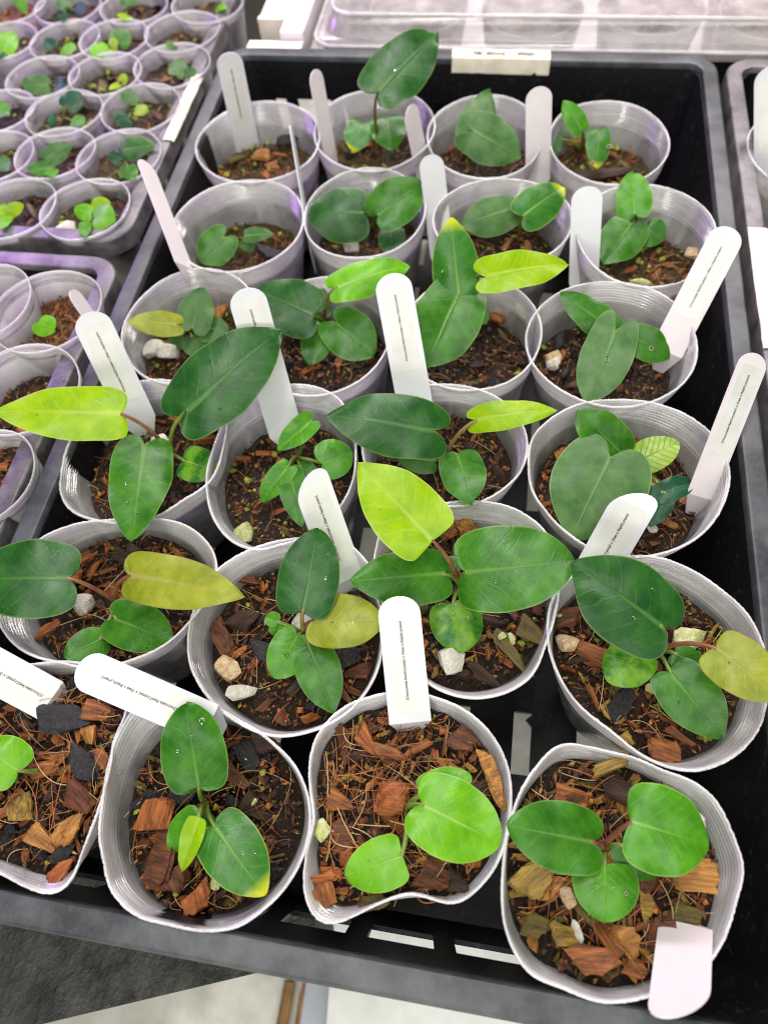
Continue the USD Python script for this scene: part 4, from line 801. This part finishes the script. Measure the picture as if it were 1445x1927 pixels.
# ================================================================ small cups in the neighbouring trays
GS, GSP, GSM = "small seedling cups in the left trays", "tiny seedlings in the left trays", "mix in the small seedling cups"
SMALL = [
 # (key, cx, cy, diameter scale, soil, leaves [bx,by,tx,ty,w,mat])
 ("round lime rosette and white stone, front corner", 163, 396, 1.0, [(178, 408, 218, 410, 50, "bright"), (172, 402, 140, 392, 32, "bright"), (182, 395, 205, 376, 34, "lime"), (160, 418, 158, 448, 24, "green")], [(126, 430, 38, 30, "pumice")]),
 ("two lime sprigs by the photo's left edge, front row", 24, 395, 1.0, [(12, 400, 45, 385, 26, "lime"), (10, 405, 4, 432, 26, "bright"), (12, 398, -14, 396, 22, "lime")], []),
 ("broad grey green leaf leaning right, second row right", 226, 298, 1.0, [(232, 282, 292, 272, 40, "grey"), (240, 312, 246, 340, 36, "mid"), (228, 300, 205, 285, 26, "teal")], []),
 ("arched leaf over two darker ones, second row middle", 105, 291, 0.95, [(86, 300, 134, 270, 34, "grey"), (100, 318, 52, 318, 28, "mid"), (98, 318, 95, 334, 26, "green")], []),
 ("dark leaf at the photo's left edge, second row", -8, 298, 0.95, [(-4, 300, 14, 322, 36, "mid")], []),
 ("pale leaf above a lime one, third row right", 266, 206, 1.0, [(242, 192, 248, 168, 34, "grey"), (255, 206, 280, 206, 22, "lime"), (242, 222, 215, 226, 30, "teal")], []),
 ("dark leaf high over a round lime leaf, third row", 122, 216, 0.95, [(125, 200, 150, 172, 36, "teal"), (135, 226, 160, 230, 30, "green"), (104, 228, 90, 222, 30, "teal")], []),
 ("bright leaf at the photo's left edge, third row", 0, 212, 0.9, [(-8, 200, 16, 218, 34, "green")], []),
 ("large grey green leaf pointing left, fourth row", 82, 148, 0.95, [(90, 160, 40, 158, 34, "grey"), (104, 160, 126, 156, 26, "teal")], []),
 ("forked lime sprout in the fourth row", 200, 142, 0.95, [(230, 152, 236, 138, 16, "lime"), (224, 158, 206, 168, 12, "lime")], []),
 ("pale round leaf, right end of the fourth row", 325, 126, 1.0, [(332, 140, 340, 110, 34, "grey"), (350, 142, 370, 132, 22, "grey")], []),
 ("bright leaf at the photo's left edge, fifth row", 10, 80, 0.9, [(8, 96, 24, 60, 36, "bright"), (4, 100, -4, 112, 20, "teal")], []),
 ("teal leaf beside a lime one, fifth row", 124, 78, 0.95, [(100, 88, 84, 74, 28, "teal"), (118, 92, 144, 92, 26, "bright")], []),
 ("dark round leaf above lime leaves, fifth row", 216, 76, 0.95, [(222, 80, 238, 54, 36, "mid"), (204, 90, 170, 102, 30, "bright"), (208, 86, 222, 78, 22, "lime")], []),
 ("mossy mix and hardly a leaf, right end of fifth row", 344, 62, 1.0, [(330, 82, 312, 86, 16, "grey")], []),
 ("orange mix and green leaf, upper left corner", 24, 14, 0.95, [(30, 8, 46, -6, 34, "green")], []),
 ("several teal leaves, back row left", 130, 14, 0.95, [(124, 12, 110, -4, 26, "grey"), (122, 24, 118, 40, 22, "teal"), (142, 18, 164, 12, 22, "teal")], []),
 ("lime leaf below a grey one, back row", 254, 14, 0.95, [(238, 26, 230, 36, 30, "lime"), (244, 8, 236, -10, 34, "grey")], []),
 ("single lime disc leaf, back row right end", 392, 10, 1.0, [(410, 12, 424, 16, 20, "bright")], []),
]
for key, cx, cy, ds, leaves, stones in SMALL:
    P = at(cx, cy)
    c = make_cup("small cup of the seedling with "+key if not key.startswith("mossy") else "small clear cup with "+key, GS, ell=(P[0], P[1], 0.0325*ds, 0), h_rim=0.002, height=0.060, rb=0.023, soil=-0.013, small=True, name="seedling_cup")
    orange = key.startswith("orange")
    potting(c, "mix under the seedling with "+key if not key.startswith("mossy") else "mix with "+key, 9, 0.0085, GSM, soilmat="orangesoil" if orange else rnd.choice(["soil", "mossy", "mossy"]), mix=[1, 2, 6] if orange else [0, 3, 5, 1], fibres=10, fibre_len=0.012, moss=5, deb=110, stones=stones, name="seedling_mix")
    lx = np.mean([l[0] for l in leaves]); ly = np.mean([l[1] for l in leaves])+6
    plant("tiny seedling with "+key if not key.startswith("mossy") else "tiny pale seedling in the mossy right end cup, fifth row", GSP, (lx, ly), -0.012, [(a, b, x, y, w, m, 10, 13, O(sharp=.2, lobe=.12)) for a, b, x, y, w, m in leaves], small=True, name="tiny_seedling", rise=0.003)
# left edge tray
for key, cx, cy, d, soil, leaves, om in [
 ("orange coir mix and one lime leaf", 92, 592, 0.036, -0.020, [(72, 606, 104, 622, 46, "bright")], True),
 ("shaded mix just below the orange one", 48, 738, 0.035, -0.024, [], False),
 ("dark mix left of the orange one, frame edge", -34, 578, 0.035, -0.024, [], False),
 ("brown mix cut by the photo's left edge", -32, 905, 0.032, -0.014, [], False)]:
    P = at(cx, cy)
    c = make_cup("small clear cup of "+key, GS, ell=(P[0], P[1], d, 0), h_rim=0.004, height=0.075, rb=0.025, soil=soil, small=True, name="seedling_cup")
    potting(c, "potting in the small cup of "+key, 16, 0.0085, GSM, soilmat="orangesoil" if om else "soil", mix=[1, 2, 6, 1] if om else [0, 3, 6], fibres=50 if om else 14, fibre_len=0.010, moss=0, name="seedling_mix")
    if leaves: plant("single lime leaf in orange coir, left edge tray", GSP, (76, 612), soil, [(a, b, x, y, w, m, 8, 6, O(sharp=.2)) for a, b, x, y, w, m in leaves], small=True, name="tiny_seedling")
plant_tag("narrow tag tip showing above the broad leaning tag", (134, 545), (172, 600), 0.020, 0.004, 0.016, 62, False, "tagp", group=None)
# right edge tray
P = at(1540, 285)
c = make_cup("frosted cup cut by the right edge in the neighbouring tray", None, ell=(P[0], P[1], 0.094, 0.094), soil=-0.028)
potting(c, "orange brown mix in the right edge cup", 26, 0.010, None, soilmat="orangesoil", mix=[1, 2, 6, 1], fibres=40)
plant_tag("broad tag at the right edge, in the neighbouring tray", (1452, 122), (1448, 345), 0.040, -0.026, 0.0210, 8, True, "tagw", group=None)

# ================================================================ behind: clear propagation box and white plastic tub
bx0, bx1, by0, by1, bz = -0.128, 0.46, 0.652, 1.02, ZR-0.004
t = thing("propagation_box", "large clear lidded box of pots behind the tray", "box", ((bx0+bx1)/2, (by0+by1)/2, ZR-0.10))
def rb_loop(ins, z, r=0.02): 
    P = rrect(bx0+ins, by0+ins, bx1-ins, by1-ins, max(0.004, r)); return np.c_[P, np.full(len(P), z)]
def solid_loft(loops):
    n = len(loops[0]); V = np.vstack(loops+[[loops[0].mean(0)], [loops[-1].mean(0)]]); F = []
    for i in range(len(loops)-1):
        for k in range(n):
            l = (k+1) % n; F += [[i*n+k, i*n+l, (i+1)*n+l], [i*n+k, (i+1)*n+l, (i+1)*n+k]]
    for k in range(n):
        l = (k+1) % n; F += [[len(V)-2, l, k], [len(V)-1, (len(loops)-1)*n+k, (len(loops)-1)*n+l]]
    return V, np.array(F)
def open_loft(loops):
    n = len(loops[0]); V = np.vstack(loops); F = []
    for i in range(len(loops)-1):
        for k in range(n):
            l = (k+1) % n; F += [[i*n+k, i*n+l, (i+1)*n+l], [i*n+k, (i+1)*n+l, (i+1)*n+k]]
    return V, np.array(F)
top = [rb_loop(0, bz-0.006), rb_loop(0, bz), rb_loop(0.002, bz+0.003), rb_loop(0.007, bz+0.004), rb_loop(0.010, bz+0.012), rb_loop(0.014, bz+0.018), rb_loop(0.018, bz+0.019), rb_loop(0.10, bz+0.019)]
V, F = open_loft(top); n = len(top[0]); V = np.vstack([V, [V[-n:].mean(0)]]); F = np.vstack([F, [[len(V)-1, len(V)-1-n+k, len(V)-1-n+(k+1) % n] for k in range(n)]])
lidp = obj("lid", (V, F), M["lid"], t, smooth=40)
for ins, z, r in ((0.0, bz+0.0005, 0.0016), (0.0145, bz+0.0185, 0.0016)):
    L = rb_loop(ins, z); obj("lid_ridge", tube(np.vstack([L, L[:1]]), r, 6), M["cuprim"], lidp, smooth=True)
obj("tub_body", open_loft([rb_loop(0.02, bz-0.10), rb_loop(0.004, bz-0.006)]), M["black"], t, smooth=40)
obj("tub_floor", boxm((bx0+.022, by0+.022, bz-0.100), (bx1-.022, by1-.022, bz-0.097)), M["white"], t, smooth=False)
for k, (x, y) in enumerate([(-0.045, 0.725), (0.055, 0.722), (0.155, 0.728), (0.255, 0.722), (0.355, 0.726), (-0.045, 0.825), (0.06, 0.825), (0.16, 0.826), (0.26, 0.825)]):
    nm = ["front left end", "second from left in front", "middle of the front", "second from right in front", "front right end", "rear left end", "rear, second from left", "rear, third from left", "rear right end"][k]
    c = make_cup("milky pot inside the clear box, "+nm, "pots inside the clear box", ell=(x, y, 0.044, 0), h_rim=-0.008, height=0.082, rb=0.032, soil=-0.03, small=True, name="boxed_pot")
    potting(c, "pale brown mix in the boxed pot, "+nm, 5, 0.012, "mix in the boxed pots", soilmat="orangesoil" if k > 2 else "soil", mix=[2, 4], fibres=0, moss=3, deb=0, name="boxed_mix")
# white tub edge left of the box
t = thing("white_crate", "white plastic crate edge left of the clear box", "crate", (-0.17, 0.8, ZR-0.1))
obj("side_rim", boxm((-0.157, 0.662, ZR-0.02), (-0.137, 1.1, ZR+0.002)), M["white"], t, smooth=False)
obj("front_bar", boxm((-0.185, 0.648, ZR-0.02), (-0.137, 0.6605, ZR-0.004)), M["white"], t, smooth=False)
obj("side_panel", boxm((-0.186, 0.70, ZR-0.03), (-0.1575, 1.1, ZR-0.006)), M["tagp"], t, smooth=False)
obj("yellow_edge", boxm((-0.186, 0.694, ZR-0.03), (-0.1575, 0.6995, ZR-0.004)), M["tape"], t, smooth=False, label="yellow front edge of the panel")
